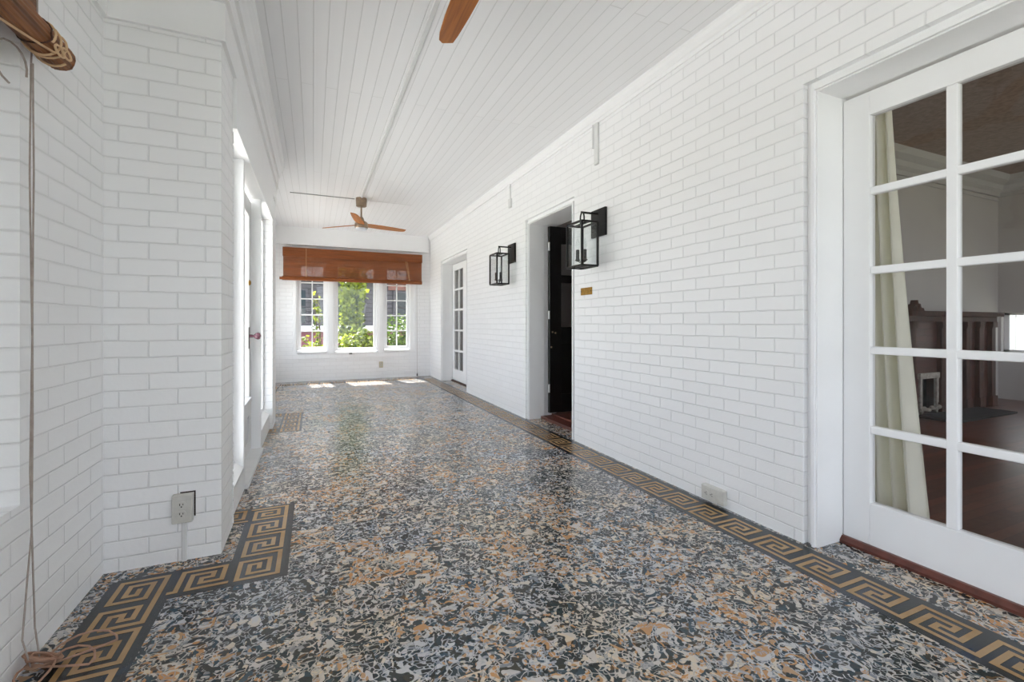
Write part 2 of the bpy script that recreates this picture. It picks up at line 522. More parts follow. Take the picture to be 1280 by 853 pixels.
# ------------------------------------------------------------------ mesh helpers
class MB:
    def __init__(self):
        self.v, self.f, self.mi = [], [], []

    def quad(self, pts, mi=0):
        n = len(self.v)
        self.v += [tuple(p) for p in pts]
        self.f.append(tuple(range(n, n + len(pts))))
        self.mi.append(mi)
        return self

    def hexa(self, p, mi=0):
        n = len(self.v)
        self.v += [tuple(q) for q in p]
        for f in ((0, 3, 2, 1), (4, 5, 6, 7), (0, 1, 5, 4), (1, 2, 6, 5), (2, 3, 7, 6), (3, 0, 4, 7)):
            self.f.append(tuple(n + i for i in f))
            self.mi.append(mi)
        return self

    def box(self, x0, x1, y0, y1, z0, z1, mi=0):
        x0, x1 = min(x0, x1), max(x0, x1)
        y0, y1 = min(y0, y1), max(y0, y1)
        z0, z1 = min(z0, z1), max(z0, z1)
        return self.hexa([(x0, y0, z0), (x1, y0, z0), (x1, y1, z0), (x0, y1, z0), (x0, y0, z1), (x1, y0, z1), (x1, y1, z1), (x0, y1, z1)], mi)

    def tube(self, pts, r, seg=8, mi=0, closed=False):
        pts = [Vector(p) for p in pts]
        n = len(pts)
        rings = []
        up = None
        for i in range(n):
            if closed:
                t = (pts[(i + 1) % n] - pts[i - 1]).normalized()
            else:
                t = (pts[min(i + 1, n - 1)] - pts[max(i - 1, 0)]).normalized()
            if up is None:
                up = Vector((0, 0, 1)) if abs(t.z) < 0.9 else Vector((1, 0, 0))
            a = t.cross(up)
            if a.length < 1e-6:
                a = t.orthogonal()
            a.normalize()
            up = a.cross(t).normalized()
            rr = r[i] if isinstance(r, (list, tuple)) else r
            base = len(self.v)
            for k in range(seg):
                th = 2 * math.pi * k / seg
                self.v.append(tuple(pts[i] + a * (math.cos(th) * rr) + up * (math.sin(th) * rr)))
            rings.append(base)
        m = n if closed else n - 1
        for i in range(m):
            b0, b1 = rings[i], rings[(i + 1) % n]
            for k in range(seg):
                k2 = (k + 1) % seg
                self.f.append((b0 + k, b0 + k2, b1 + k2, b1 + k))
                self.mi.append(mi)
        if not closed:
            self.f.append(tuple(rings[0] + k for k in reversed(range(seg))))
            self.f.append(tuple(rings[-1] + k for k in range(seg)))
            self.mi += [mi, mi]
        return self

    def lathe(self, prof, c=(0, 0, 0), seg=24, mi=0, axis='z'):
        def place(r, z, th):
            a, b_ = r * math.cos(th), r * math.sin(th)
            if axis == 'z':
                return (c[0] + a, c[1] + b_, c[2] + z)
            if axis == 'x':
                return (c[0] + z, c[1] + a, c[2] + b_)
            return (c[0] + b_, c[1] + z, c[2] + a)
        bases = []
        for (r, z) in prof:
            bases.append(len(self.v))
            for k in range(seg):
                self.v.append(place(max(r, 1e-4), z, 2 * math.pi * k / seg))
        for i in range(len(prof) - 1):
            for k in range(seg):
                k2 = (k + 1) % seg
                self.f.append((bases[i] + k, bases[i] + k2, bases[i + 1] + k2, bases[i + 1] + k))
                self.mi.append(mi)
        self.f.append(tuple(bases[0] + k for k in reversed(range(seg))))
        self.f.append(tuple(bases[-1] + k for k in range(seg)))
        self.mi += [mi, mi]
        return self

    def prism(self, prof, axis, a0, a1, mi=0):
        """profile of (p,q) pairs swept along an axis: 'y' -> (x,z), 'x' -> (y,z), 'z' -> (x,y)"""
        def P(p, q, a):
            return {'y': (p, a, q), 'x': (a, p, q), 'z': (p, q, a)}[axis]
        n = len(self.v)
        k = len(prof)
        self.v += [P(p, q, a0) for p, q in prof] + [P(p, q, a1) for p, q in prof]
        for i in range(k):
            j = (i + 1) % k
            self.f.append((n + i, n + j, n + k + j, n + k + i))
            self.mi.append(mi)
        self.f.append(tuple(n + i for i in reversed(range(k))))
        self.f.append(tuple(n + k + i for i in range(k)))
        self.mi += [mi, mi]
        return self

    def build(self, name, mats, parent=None, loc=None, smooth=False, bevel=0, fix=True):
        if not isinstance(mats, (list, tuple)):
            mats = [mats]
        me = bpy.data.meshes.new(name)
        vs = self.v
        if loc is not None:
            vs = [(x - loc[0], y - loc[1], z - loc[2]) for x, y, z in vs]
        me.from_pydata(vs, [], self.f)
        for mm in mats:
            me.materials.append(mm)
        me.polygons.foreach_set('material_index', self.mi)
        if fix:
            bm = bmesh.new()
            bm.from_mesh(me)
            bmesh.ops.recalc_face_normals(bm, faces=bm.faces)
            bm.to_mesh(me)
            bm.free()
        if smooth:
            me.polygons.foreach_set('use_smooth', [True] * len(me.polygons))
            try:
                me.set_sharp_from_angle(angle=math.radians(40))
            except Exception:
                pass
        me.update()
        o = bpy.data.objects.new(name, me)
        C.objects.link(o)
        if parent is not None:
            o.parent = parent
            if loc is not None:
                o.location = loc
        elif loc is not None:
            o.location = loc
        if bevel:
            bv = o.modifiers.new('bevel', 'BEVEL')
            bv.width = bevel
            bv.segments = 2
            bv.limit_method = 'ANGLE'
        return o


def empty(name, loc, rz=0):
    o = bpy.data.objects.new(name, None)
    o.empty_display_size = 0.1
    C.objects.link(o)
    o.location = loc
    o.rotation_euler = (0, 0, rz)
    return o


def tag(o, label, cat, group=None):
    o['label'] = label
    o['category'] = cat
    if group:
        o['group'] = group
    return o


def struct(o, label=None, cat=None):
    o['kind'] = 'structure'
    if label:
        o['label'] = label
    if cat:
        o['category'] = cat
    return o


def copy_tree(o, parent=None):
    c = o.copy()
    C.objects.link(c)
    if parent is not None:
        c.parent = parent
        c.matrix_parent_inverse = o.matrix_parent_inverse.copy()
    for ch in list(o.children):
        copy_tree(ch, c)
    return c


# ------------------------------------------------------------------ layout numbers (metres)
XR, XR2 = 2.14, 2.50            # right wall inner and outer face
XL = -0.806                     # alcove wall on the left
XB, XP = -0.385, -0.40          # brick face and wooden face of the projecting door bay
YP = 2.43                       # near face of the bay
YE = 5.50                       # far face of the bay
YB, YB2 = 9.03, 9.28            # back wall
YN = -2.0                       # end of the modelled porch behind the camera
ZC = 2.78                       # ceiling

# ------------------------------------------------------------------ floor with key border
fl = MB()
fl.box(XL - 0.35, XR2, YN, YB2, -0.15, 0.0, 0)


def key_path(tile, pts, closed=False):
    """pts in 11-unit cells -> tan bars"""
    (ox, oy, ax, ay, bx, by) = tile
    u = TILE / 11.0

    def W(a, b, z):
        return (ox + ax * a * u + bx * b * u, oy + ay * a * u + by * b * u, z)
    cells = set()
    for (a0, b0), (a1, b1) in zip(pts[:-1], pts[1:]):
        for ca in range(min(a0, a1), max(a0, a1) + 1):
            for cb in range(min(b0, b1), max(b0, b1) + 1):
                if 0 <= ca <= 10 and 0 <= cb <= 10:
                    cells.add((ca, cb))
    for cb in range(11):
        ca = 0
        while ca < 11:
            if (ca, cb) in cells:
                e = ca
                while (e + 1, cb) in cells:
                    e += 1
                fl.quad([W(ca, cb, 0.0014), W(e + 1, cb, 0.0014), W(e + 1, cb + 1, 0.0014), W(ca, cb + 1, 0.0014)], 2)
                ca = e + 1
            else:
                ca += 1


def key_base(tile):
    (ox, oy, ax, ay, bx, by) = tile
    T = TILE
    fl.quad([(ox, oy, 0.0007), (ox + ax * T, oy + ay * T, 0.0007), (ox + ax * T + bx * T, oy + ay * T + by * T, 0.0007), (ox + bx * T, oy + by * T, 0.0007)], 1)


RUN = [(0, 1), (1, 1), (1, 9), (9, 9), (9, 3), (5, 3), (5, 5), (7, 5), (7, 7), (3, 7), (3, 1), (10, 1)]
CORNER = [(9, -1), (9, 9), (1, 9), (1, 1), (7, 1), (7, 7), (3, 7), (3, 3), (5, 3), (5, 5)]
CORNER2 = [(10, 1), (1, 1), (1, 9), (9, 9), (9, 3), (3, 3), (3, 7), (7, 7), (7, 5), (5, 5)]


def run_tile(x, y, d):
    # d: 'R' right wall (walks -Y, wall at +X), 'L' left (+Y, wall at -X), 'P' pier row (+X, wall at +Y), 'Q' far row (-X... wall at -Y)
    t = {'R': (x, y + TILE, 0, -1, 1, 0), 'L': (x + TILE, y, 0, 1, -1, 0), 'P': (x, y, 1, 0, 0, 1), 'Q': (x + TILE, y + TILE, -1, 0, 0, -1)}[d]
    key_base(t)
    key_path(t, RUN)
    if d == 'R':
        pass
    return t


xk = 1.894
y = YN + 0.08
while y < YB - 0.5:
    run_tile(xk, y + (0.0), 'R')
    y += TILE
fl.box(xk - 0.012, xk, YN, YB - 0.3, -0.01, 0.0007, 1)
fl.box(xk + TILE, XR - 0.02, YN, YB - 0.3, -0.01, 0.0007, 1)
X0 = -0.730
Y0 = 2.124
for k in range(1, 20):
    run_tile(X0, Y0 - k * TILE, 'L')
t = (X0, Y0, 1, 0, 0, 1)
key_base(t)
key_path(t, CORNER)
run_tile(X0 + TILE, Y0, 'P')
X2 = X0 + 2 * TILE
t = (X2 + TILE, Y0, 0, 1, -1, 0)
key_base(t)
key_path(t, CORNER2)
for k in range(1, 3):
    run_tile(X2, Y0 + k * TILE, 'L')
t = (X2 + TILE, Y0 + 3 * TILE, 0, 1, -1, 0)
key_base(t)
key_path(t, [(-1, 1), (1, 1), (9, 1), (9, 9), (9, 10), (9, 1), (1, 1), (1, 9), (7, 9), (7, 3), (3, 3), (3, 7), (5, 7), (5, 5)])
run_tile(X2 - TILE, Y0 + 3 * TILE, 'P')
fl.box(X2 + TILE, X2 + TILE + 0.012, Y0 - 0.012, Y0 + 4 * TILE, -0.01, 0.00052, 1)
fl.box(X0 + TILE + 0.012, X2 + TILE, Y0 - 0.012, Y0, -0.01, 0.00048, 1)
fl.box(X0 + TILE, X0 + TILE + 0.012, YN, Y0, -0.01, 0.00044, 1)
fl.box(X0 - 0.014, X0, YN, Y0 + TILE, -0.01, 0.00040, 1)
fl.box(X0, X2 - 0.012, Y0 + TILE, Y0 + TILE + 0.010, -0.01, 0.00036, 1)
fl.box(X2 - 0.012, X2, Y0 + TILE, Y0 + 3 * TILE, -0.01, 0.00032, 1)
# mirrored return beyond the bay
Y1 = 4.90
t = (X2 + TILE, Y1, 0, 1, -1, 0)
key_base(t)
key_path(t, CORNER2)
run_tile(X2 - TILE, Y1, 'P')
for k in range(1, 4):
    run_tile(X2, Y1 + k * TILE, 'L')
t = (X2 + TILE, Y1 + 4 * TILE, 0, 1, -1, 0)
key_base(t)
key_path(t, CORNER)
for k in range(1, 3):
    run_tile(X2 - k * TILE, Y1 + 4 * TILE, 'P')
for k in range(5, 17):
    run_tile(X2 - 2 * TILE, Y1 + k * TILE, 'L')
k = 0
while X2 - TILE + k * TILE < xk - TILE:
    run_tile(X2 - TILE + k * TILE, YB - 0.5, 'P')
    k += 1
floor = fl.build('floor', [M['terrazzo'], M['key_dark'], M['key_tan']], fix=False)
struct(floor)

# ------------------------------------------------------------------ ceiling
struct(MB().box(XL - 0.35, XR2, YN, YB2, ZC, ZC + 0.12).build('ceiling', M['ceiling']))

# ------------------------------------------------------------------ right wall, with three doorways
D1 = (-0.31, 1.435, 2.19)
D2 = (3.513, 4.536, 2.19)
D3 = (6.615, 8.185, 2.19)
wr = MB()
ys = [YN, D1[0], D1[1], D2[0], D2[1], D3[0], D3[1], YB2]
for i in range(0, len(ys), 2):
    wr.box(XR, XR2, ys[i], ys[i + 1], 0, ZC)
for d in (D1, D2, D3):
    wr.box(XR, XR2, d[0], d[1], d[2], ZC)
struct(wr.build('wall_right', M['brick_x']))

# back wall with one wide opening
BX0, BX1, BZ0, BZ1 = -0.30, 1.83, 0.50, 2.16
wb = MB()
wb.box(XL - 0.35, BX0, YB, YB2, 0, ZC).box(BX1, XR, YB, YB2, 0, ZC)
wb.box(BX0, BX1, YB, YB2, 0, BZ0).box(BX0, BX1, YB, YB2, BZ1, ZC)
wb.box(-0.36, 1.87, YB - 0.018, YB, 0.39, 0.50)      # header course under the sills
struct(wb.build('wall_back', M['brick_y']))

# unseen wall behind the camera, its window sized and placed to tune near light
wb = MB()
RX0, RX1, RZ0, RZ1 = 0.10, 2.05, 0.15, 2.60
wb.box(XL - 0.22, RX0, YN - 0.2, YN, 0, ZC).box(RX1, XR2, YN - 0.2, YN, 0, ZC).box(RX0, RX1, YN - 0.2, YN, 0, RZ0).box(RX0, RX1, YN - 0.2, YN, RZ1, ZC)
struct(wb.build('wall_rear', M['brick_y']))

# left alcove walls
LW0, LW1, LZ0, LZ1 = -1.25, 1.838, 0.505, 2.02        # window opening beside the camera
LF0, LF1 = 5.95, 8.70                                 # unseen window opening added to light the far alcove
wl = MB()
XLO = XL - 0.22
wl.box(XLO, XL, YN, LW0, 0, ZC).box(XLO, XL, LW1, YP + 0.2, 0, ZC)
wl.box(XLO, XL, LW0, LW1, 0, LZ0).box(XLO, XL, LW0, LW1, LZ1, ZC)
wl.box(XLO, XL, YE - 0.2, LF0, 0, ZC).box(XLO, XL, LF1, YB, 0, ZC)
wl.box(XLO, XL, LF0, LF1, 0, LZ0).box(XLO, XL, LF0, LF1, LZ1, ZC)
wl.box(XLO + 0.02, XL - 0.055, 0.75, LW1, LZ0, LZ1)  # panel added in the window opening to keep sky light off its reveal
struct(wl.build('wall_left', M['brick_x']))

# projecting bay: brick piers, two material slots for the two facing directions
XBO = -0.62
bay = MB()


def pier(x_face, y0, y1):
    # faces along Y carry the x pattern, faces along X the y pattern
    n0 = len(bay.f)
    bay.box(XL - 0.02, x_face, y0, y1, 0, ZC)
    for k, i in enumerate(range(n0, n0 + 6)):
        bay.mi[i] = 1 if k in (2, 4) else 0


pier(XB, YP, 2.75)
pier(-0.375, 5.10, YE)
# quoin courses that stand proud at the window edge of each pier
for i in range(29):
    z = 0.012 + i * 0.0705
    bay.box(XB - 0.02, XB + 0.004, 2.745, 2.754, z, z + 0.058, 0)
struct(bay.build('wall_bay', [M['brick_x'], M['brick_y']]))

# ------------------------------------------------------------------ bay woodwork
GX = -0.445
DX = -0.469
S1 = (2.75, 3.28)
DD = (3.32, 4.278)
S2 = (4.32, 5.10)
HZ = 2.075
tb = MB()
tb.box(XBO, XP, 2.75, 5.10, HZ, ZC)                         # head panel above the whole bay
tb.box(XBO, XP, S1[1], DD[0], 0, HZ)                        # mullion posts
tb.box(XBO, XP, DD[1], S2[0], 0, HZ)
tb.box(XBO, XP, S1[0], S1[1], 0, 0.15).box(XBO, XP, S2[0], S2[1], 0, 0.15)
tb.prism([(XP, 0.135), (XP, 0.15), (GX, 0.185), (XBO, 0.185), (XBO, 0.135)], 'y', S1[0], S1[1])
tb.prism([(XP, 0.135), (XP, 0.15), (GX, 0.185), (XBO, 0.185), (XBO, 0.135)], 'y', S2[0], S2[1])
struct(tb.build('trim_1', M['trim'], bevel=0.003))


def sash_x(name, x, y0, y1, z0, z1, stile, cols, rows, mat, parent, depth=0.04, top=None, bottom=None):
    """a glazed sash in a plane of constant X"""
    top = top or stile
    bottom = bottom or stile
    b = MB()
    b.box(x - depth / 2, x + depth / 2, y0, y0 + stile, z0, z1)
    b.box(x - depth / 2, x + depth / 2, y1 - stile, y1, z0, z1)
    b.box(x - depth / 2, x + depth / 2, y0 + stile, y1 - stile, z1 - top, z1)
    b.box(x - depth / 2, x + depth / 2, y0 + stile, y1 - stile, z0, z0 + bottom)
    o = b.build(name, mat, parent, bevel=0.003)
    iy0, iy1, iz0, iz1 = y0 + stile, y1 - stile, z0 + bottom, z1 - top
    mw = 0.017
    mb = MB()
    for i in range(1, cols):
        yy = iy0 + (iy1 - iy0) * i / cols
        mb.box(x - depth * 0.4, x + depth * 0.4, yy - mw, yy + mw, iz0, iz1)
    for j in range(1, rows):
        zz = iz0 + (iz1 - iz0) * j / rows
        mb.box(x - depth * 0.4 + 0.001, x + depth * 0.4 - 0.001, iy0, iy1, zz - mw, zz + mw)
    if mb.f:
        mb.build('muntin_grid', mat, parent, bevel=0.004)
    g = MB().box(x - 0.002, x + 0.002, iy0 - 0.004, iy1 + 0.004, iz0 - 0.004, iz1 + 0.004)
    g.build('glass', M['glass'], parent)
    return o


def window_x(n, x, y0, y1, z0, z1, cols, rows, stile=0.05):
    r = struct(empty('window_%d' % n, (0, 0, 0)))
    sash_x('sash', x, y0, y1, z0, z1, stile, cols, rows, M['trim'], r)
    return r


window_x(4, GX - 0.03, S1[0] + 0.002, S1[1] - 0.002, 0.187, HZ - 0.002, 1, 1, 0.035)
window_x(5, GX - 0.03, S2[0] + 0.002, S2[1] - 0.002, 0.187, HZ - 0.002, 1, 1, 0.035)

# bay door: glazed above, panel below
d4 = struct(empty('door_4', (0, 0, 0)))
x0, x1 = DX - 0.045, DX
sy, ey = DD[0] + 0.003, DD[1] - 0.003
b = MB()
st = 0.12
b.box(x0, x1, sy, sy + st, 0.03, HZ - 0.04).box(x0, x1, ey - st, ey, 0.03, HZ - 0.04)
b.box(x0, x1, sy + st, ey - st, HZ - 0.17, HZ - 0.04)
b.box(x0, x1, sy + st, ey - st, 0.03, 0.12)
b.box(x0, x1, sy + st, ey - st, 0.32, 0.46)
b.box(x0, x1 + 0.02, sy + st, ey - st, 0.43, 0.465)
b.build('door_frame', M['grey_door'], d4, bevel=0.003)
MB().box(x0 + 0.012, x1 - 0.016, sy + st - 0.003, ey - st + 0.003, 0.117, 0.323).build('panel', M['grey_door'], d4)
MB().box(x0 + 0.02, x0 + 0.024, sy + st - 0.003, ey - st + 0.003, 0.457, HZ - 0.165).build('glass', M['glass'], d4)
k = MB().box(DX, DX + 0.004, 4.105, 4.15, 0.85, 1.02)
kp = k.build('escutcheon', M['bronze'], d4, bevel=0.001)
kk = MB().lathe([(0.012, 0), (0.012, 0.02), (0.009, 0.03), (0.024, 0.045), (0.029, 0.06), (0.024, 0.074), (0.006, 0.08)], (DX + 0.004, 4.128, 0.95), 12, axis='x')
kk.build('knob', M['garnet'], d4, smooth=True)
kk = MB().lathe([(0.022, 0), (0.022, 0.006), (0.014, 0.014), (0.004, 0.016)], (DX, 4.13, 1.372), 12, axis='x')
kk.build('deadbolt', M['brass'], d4, smooth=True)
MB().box(x0 - 0.04, XP + 0.02, DD[0], DD[1], 0, 0.022).build('sill', M['conduit'], d4)

# ------------------------------------------------------------------ crown mouldings and friezes
tr = MB()
# left: frieze board then stepped crown, following the bay and the alcoves
FZ = 2.33


def sweep(mb, path, prof):
    """profile of (offset into the room, z) carried along a plan path with mitred corners; the room lies to the right"""
    rows = []
    n = len(path)
    for i, (px, py) in enumerate(path):
        ds = []
        if i > 0:
            ds.append((Vector(path[i]) - Vector(path[i - 1])).normalized())
        if i < n - 1:
            ds.append((Vector(path[i + 1]) - Vector(path[i])).normalized())
        ns = [Vector((d.y, -d.x)) for d in ds]
        m_ = ns[0] if len(ns) == 1 else (ns[0] + ns[1]) / (1 + ns[0].dot(ns[1]))
        base = len(mb.v)
        mb.v += [(px + m_.x * o_, py + m_.y * o_, z_) for o_, z_ in prof]
        rows.append(base)
    k_ = len(prof)
    for i in range(n - 1):
        for j in range(k_):
            j2 = (j + 1) % k_
            mb.f.append((rows[i] + j, rows[i + 1] + j, rows[i + 1] + j2, rows[i] + j2))
            mb.mi.append(0)
    mb.f.append(tuple(rows[0] + j for j in range(k_)))
    mb.f.append(tuple(rows[-1] + j for j in reversed(range(k_))))
    mb.mi += [0, 0]


sweep(tr, [(XL, YN), (XL, YP), (XB, YP), (XB, YE), (XL, YE), (XL, YB - 0.05)],
      [(-0.01, FZ), (0.018, FZ), (0.018, 2.50), (0.036, 2.505), (0.036, 2.60), (0.028, 2.605), (0.028, 2.615), (0.050, 2.62), (0.054, 2.66), (0.070, 2.71), (0.086, 2.725), (0.086, 2.75), (0.097, ZC - 0.001), (-0.01, ZC - 0.001)])
tr.box(XP + 0.0005, XB + 0.018, 2.755, 5.095, HZ - 0.006, FZ + 0.004)
struct(tr.build('trim_2', M['trim']))
# right crown
tr = MB()
tr.prism([(XR, 2.692), (XR - 0.012, 2.692), (XR - 0.014, 2.715), (XR - 0.022, 2.722), (XR - 0.030, 2.745), (XR - 0.045, 2.765), (XR - 0.047, ZC), (XR, ZC)], 'y', YN, YB)
struct(tr.build('trim_3', M['trim']))
# back frieze board
tr = MB()
tr.box(XL, XR - 0.047, YB - 0.05, YB, 2.465, ZC).box(XL, XR - 0.04, YB - 0.065, YB, 2.455, 2.475)
struct(tr.build('trim_4', M['trim'], bevel=0.003))


# ------------------------------------------------------------------ right doorways: brick mould, jambs
def doorway_trim(n, d, jx=2.35, mould=0.055):
    y0, y1, zt = d
    b = MB()

    def ring(xa, xb, w0, w1):
        # a three-sided frame between insets w0 and w1 from the brick opening
        for a, s in ((y0, 1), (y1, -1)):
            b.box(xa, xb, a + s * w0, a + s * w1, 0, zt - w0)
        b.box(xa, xb, y0 + w1, y1 - w1, zt - w1, zt - w0)
    ring(XR + 0.032, XR + 0.20, 0.0, 0.020)
    ring(XR + 0.020, XR + 0.20, 0.020, 0.030)
    ring(XR + 0.045, XR + 0.20, 0.030, 0.036)
    ring(XR + 0.003, XR + 0.20, 0.036, 0.050)
    ring(XR + 0.014, XR + 0.204, 0.050, 0.058)
    ring(XR + 0.20, XR2, 0.0, 0.050)
    return struct(b.build('trim_%d' % n, M['trim'], bevel=0.002))


doorway_trim(5, D1)
doorway_trim(6, D2)
doorway_trim(7, D3)


def french_leaf(parent, y_hi, y_lo, x=2.35, z0=0.022, z1=2.122):
    """door leaf with 2 x 5 lights; porch face at x"""
    t_ = 0.045
    wd = y_hi - y_lo
    st_ = 0.115 * wd / 0.82
    b_ = MB()
    b_.box(x, x + t_, y_hi - st_, y_hi, z0, z1).box(x, x + t_, y_lo, y_lo + st_, z0, z1)
    b_.box(x, x + t_, y_lo + st_, y_hi - st_, 2.012, z1).box(x, x + t_, y_lo + st_, y_hi - st_, z0, 0.222)
    b_.build('leaf_frame', M['trim'], parent, bevel=0.003)
    g0, g1 = y_lo + st_, y_hi - st_
    mid = (g0 + g1) / 2
    mb = MB()
    mb.box(x + 0.003, x + t_ - 0.003, mid - 0.019, mid + 0.019, 0.222, 2.012)
    for z in (1.662, 1.295, 0.926, 0.558):
        mb.box(x + 0.004, x + t_ - 0.004, g0, g1, z - 0.0175, z + 0.0175)
    mb.build('muntin_grid', M['trim'], parent, bevel=0.005)
    MB().box(x + 0.022, x + 0.026, g0 - 0.004, g1 + 0.004, 0.218, 2.016).build('glass', M['old_glass'], parent)


d1 = struct(empty('door_1', (0, 0, 0)))
french_leaf(d1, 1.380, 0.564)
french_leaf(d1, 0.560, -0.255)
MB().prism([(2.318, 0.0), (2.318, 0.012), (2.335, 0.03), (2.46, 0.03), (2.46, 0.0)], 'y', -0.262, 1.386).build('threshold', M['threshold'], d1)
d3 = struct(empty('door_3', (0, 0, 0)))
french_leaf(d3, 8.130, 7.402)
french_leaf(d3, 7.398, 6.670)
MB().prism([(2.318, 0.0), (2.318, 0.012), (2.335, 0.02), (2.46, 0.02), (2.46, 0.0)], 'y', 6.665, 8.135).build('threshold', M['mantel_wood'], d3)

# black door, opened inward
d2 = struct(empty('door_2', (0, 0, 0)))
hy = 4.44
dx0, dx1, dz0, dz1 = 2.365, 3.255, 0.07, 2.115
ya, yb = hy - 0.045, hy
b = MB()
b.box(dx0, dx0 + 0.145, ya, yb, dz0, dz1).box(dx1 - 0.145, dx1, ya, yb, dz0, dz1)
for z0, z1 in ((dz0, 0.27), (0.83, 1.01), (1.50, 1.585), (1.93, dz1)):
    b.box(dx0 + 0.145, dx1 - 0.145, ya, yb, z0, z1)
b.box(2.78, 2.86, ya, yb, 0.27, 0.83)
b.build('door_frame', M['black_paint'], d2, bevel=0.004)
MB().box(dx0 + 0.14, dx1 - 0.14, ya + 0.012, yb - 0.012, 0.265, 0.835).build('panel', M['black_paint'], d2)
MB().box(dx0 + 0.14, dx1 - 0.14, ya + 0.02, ya + 0.024, 1.005, 1.505).build('glass', M['old_glass'], d2)
MB().box(dx0 + 0.14, dx1 - 0.14, ya + 0.02, ya + 0.024, 1.58, 1.935).build('glass', M['old_glass'], d2)
for z in (1.89, 1.142, 0.34):
    hb = MB().tube([(2.352, hy - 0.052, z - 0.045), (2.352, hy - 0.052, z + 0.045)], 0.008, 10)
    hb.box(2.345, 2.366, hy - 0.05, hy - 0.046, z - 0.045, z + 0.045)
    hb.build('hinge', M['conduit'], d2)
for zx, z in ((0.035, 0.955), (0.07, 0.945), (0.02, 0.79)):
    MB().lathe([(0.010, 0), (0.010, -0.004), (0.006, -0.012), (0.002, -0.013)], (dx0 + zx, ya, z), 10, axis='y').build('latch_stud', M['nickel'], d2)
MB().box(2.30, XR2 + 0.02, 3.57, 4.48, 0, 0.03).build('threshold', M['threshold'], d2)


# ------------------------------------------------------------------ back windows
def window_y(n, x0, x1, z0, z1, cols, rows, fr=0.055, yg=9.13, sz=0.0):
    r = struct(empty('window_%d' % n, (0, 0, 0)))
    b = MB()
    b.box(x0, x0 + fr, yg - 0.03, yg + 0.03, z0, z1).box(x1 - fr, x1, yg - 0.03, yg + 0.03, z0, z1)
    b.box(x0 + fr, x1 - fr, yg - 0.03, yg + 0.03, z1 - fr, z1).box(x0 + fr, x1 - fr, yg - 0.03, yg + 0.03, z0, z0 + fr)
    b.build('sash', M['trim'], r, bevel=0.004)
    if cols * rows > 1:
        mb = MB()
        for i in range(1, cols):
            xx = x0 + fr + (x1 - x0 - 2 * fr) * i / cols
            mb.box(xx - 0.010, xx + 0.010, yg - 0.018, yg + 0.018, z0 + fr, z1 - fr)
        for j in range(1, rows):
            zz = z0 + fr + (z1 - z0 - 2 * fr) * j / rows
            mb.box(x0 + fr, x1 - fr, yg - 0.017, yg + 0.017, zz - 0.010, zz + 0.010)
        mb.build('muntin_grid', M['trim'], r, bevel=0.003)
    MB().box(x0 + fr - 0.004, x1 - fr + 0.004, yg - 0.002, yg + 0.002, z0 + fr - 0.004, z1 - fr + 0.004).build('glass', M['glass'], r)
    MB().prism([(yg + 0.1, z0 + 0.0), (YB - 0.03, z0 - 0.02), (YB - 0.03, z0 - 0.05 - sz), (yg + 0.1, z0 - 0.05 - sz)], 'x', x0 - 0.01, x1 + 0.01).build('sill', M['trim'], r, bevel=0.003)
    return r


window_y(1, -0.265, 0.220, 0.560, 2.145, 2, 5)
window_y(2, 0.365, 1.115, 0.535, 2.145, 1, 1)
window_y(3, 1.255, 1.745, 0.555, 2.145, 2, 5)
tb = MB()
for a, c in ((BX0, -0.265), (0.220, 0.365), (1.115, 1.255), (1.745, BX1)):
    tb.box(a, c, YB + 0.012, YB2 - 0.04, BZ0, BZ1)
for a, c in ((0.250, 0.335), (1.150, 1.225)):
    tb.box(a, c, YB - 0.012, YB + 0.02, BZ0, BZ1)
tb.box(BX0 - 0.04, BX0 + 0.012, YB - 0.015, YB + 0.02, BZ0, BZ1).box(BX1 - 0.012, BX1 + 0.03, YB - 0.015, YB + 0.02, BZ0, BZ1)
tb.box(BX0 - 0.04, BX1 + 0.03, YB - 0.015, YB + 0.02, BZ1 - 0.012, BZ1 + 0.07)
struct(tb.build('trim_8', M['trim'], bevel=0.004))
MB_latch = MB().box(0.61, 0.66, YB - 0.06, YB - 0.02, 0.478, 0.498).box(0.622, 0.648, YB - 0.075, YB - 0.055, 0.482, 0.494)
w2 = bpy.data.objects['window_2']
MB_latch.build('latch', M['dark_slot'], w2)


r9 = struct(empty('window_9', (0, 0, 0)))  # unseen window added for light on the near walls
b = MB()
b.box(RX0, RX0 + 0.06, YN - 0.12, YN - 0.07, RZ0, RZ1).box(RX1 - 0.06, RX1, YN - 0.12, YN - 0.07, RZ0, RZ1)
b.box(RX0 + 0.06, RX1 - 0.06, YN - 0.12, YN - 0.07, RZ0, RZ0 + 0.06).box(RX0 + 0.06, RX1 - 0.06, YN - 0.12, YN - 0.07, RZ1 - 0.06, RZ1)
b.build('sash', M['trim'], r9, bevel=0.003)
MB().box(RX0 + 0.05, RX1 - 0.05, YN - 0.097, YN - 0.093, RZ0 + 0.05, RZ1 - 0.05).build('glass', M['glass'], r9)


def window_left(n, y0, y1):
    r = struct(empty('window_%d' % n, (0, 0, 0)))
    k_ = max(1, round((y1 - y0) / 0.75))
    wd = (y1 - y0) / k_
    for i in range(k_):
        sash_x('sash', XL - 0.15, y0 + i * wd + 0.001, y0 + (i + 1) * wd - 0.001, LZ0 + 0.03, LZ1, 0.055, 1, 1, M['trim'], r)
    MB().box(XL - 0.20, XL + 0.012, y0, y1, LZ0 - 0.002, LZ0 + 0.028).build('sill', M['trim'], r, bevel=0.004)
    return r


window_left(6, LW0, 0.75)
window_left(7, LF0, LF1)

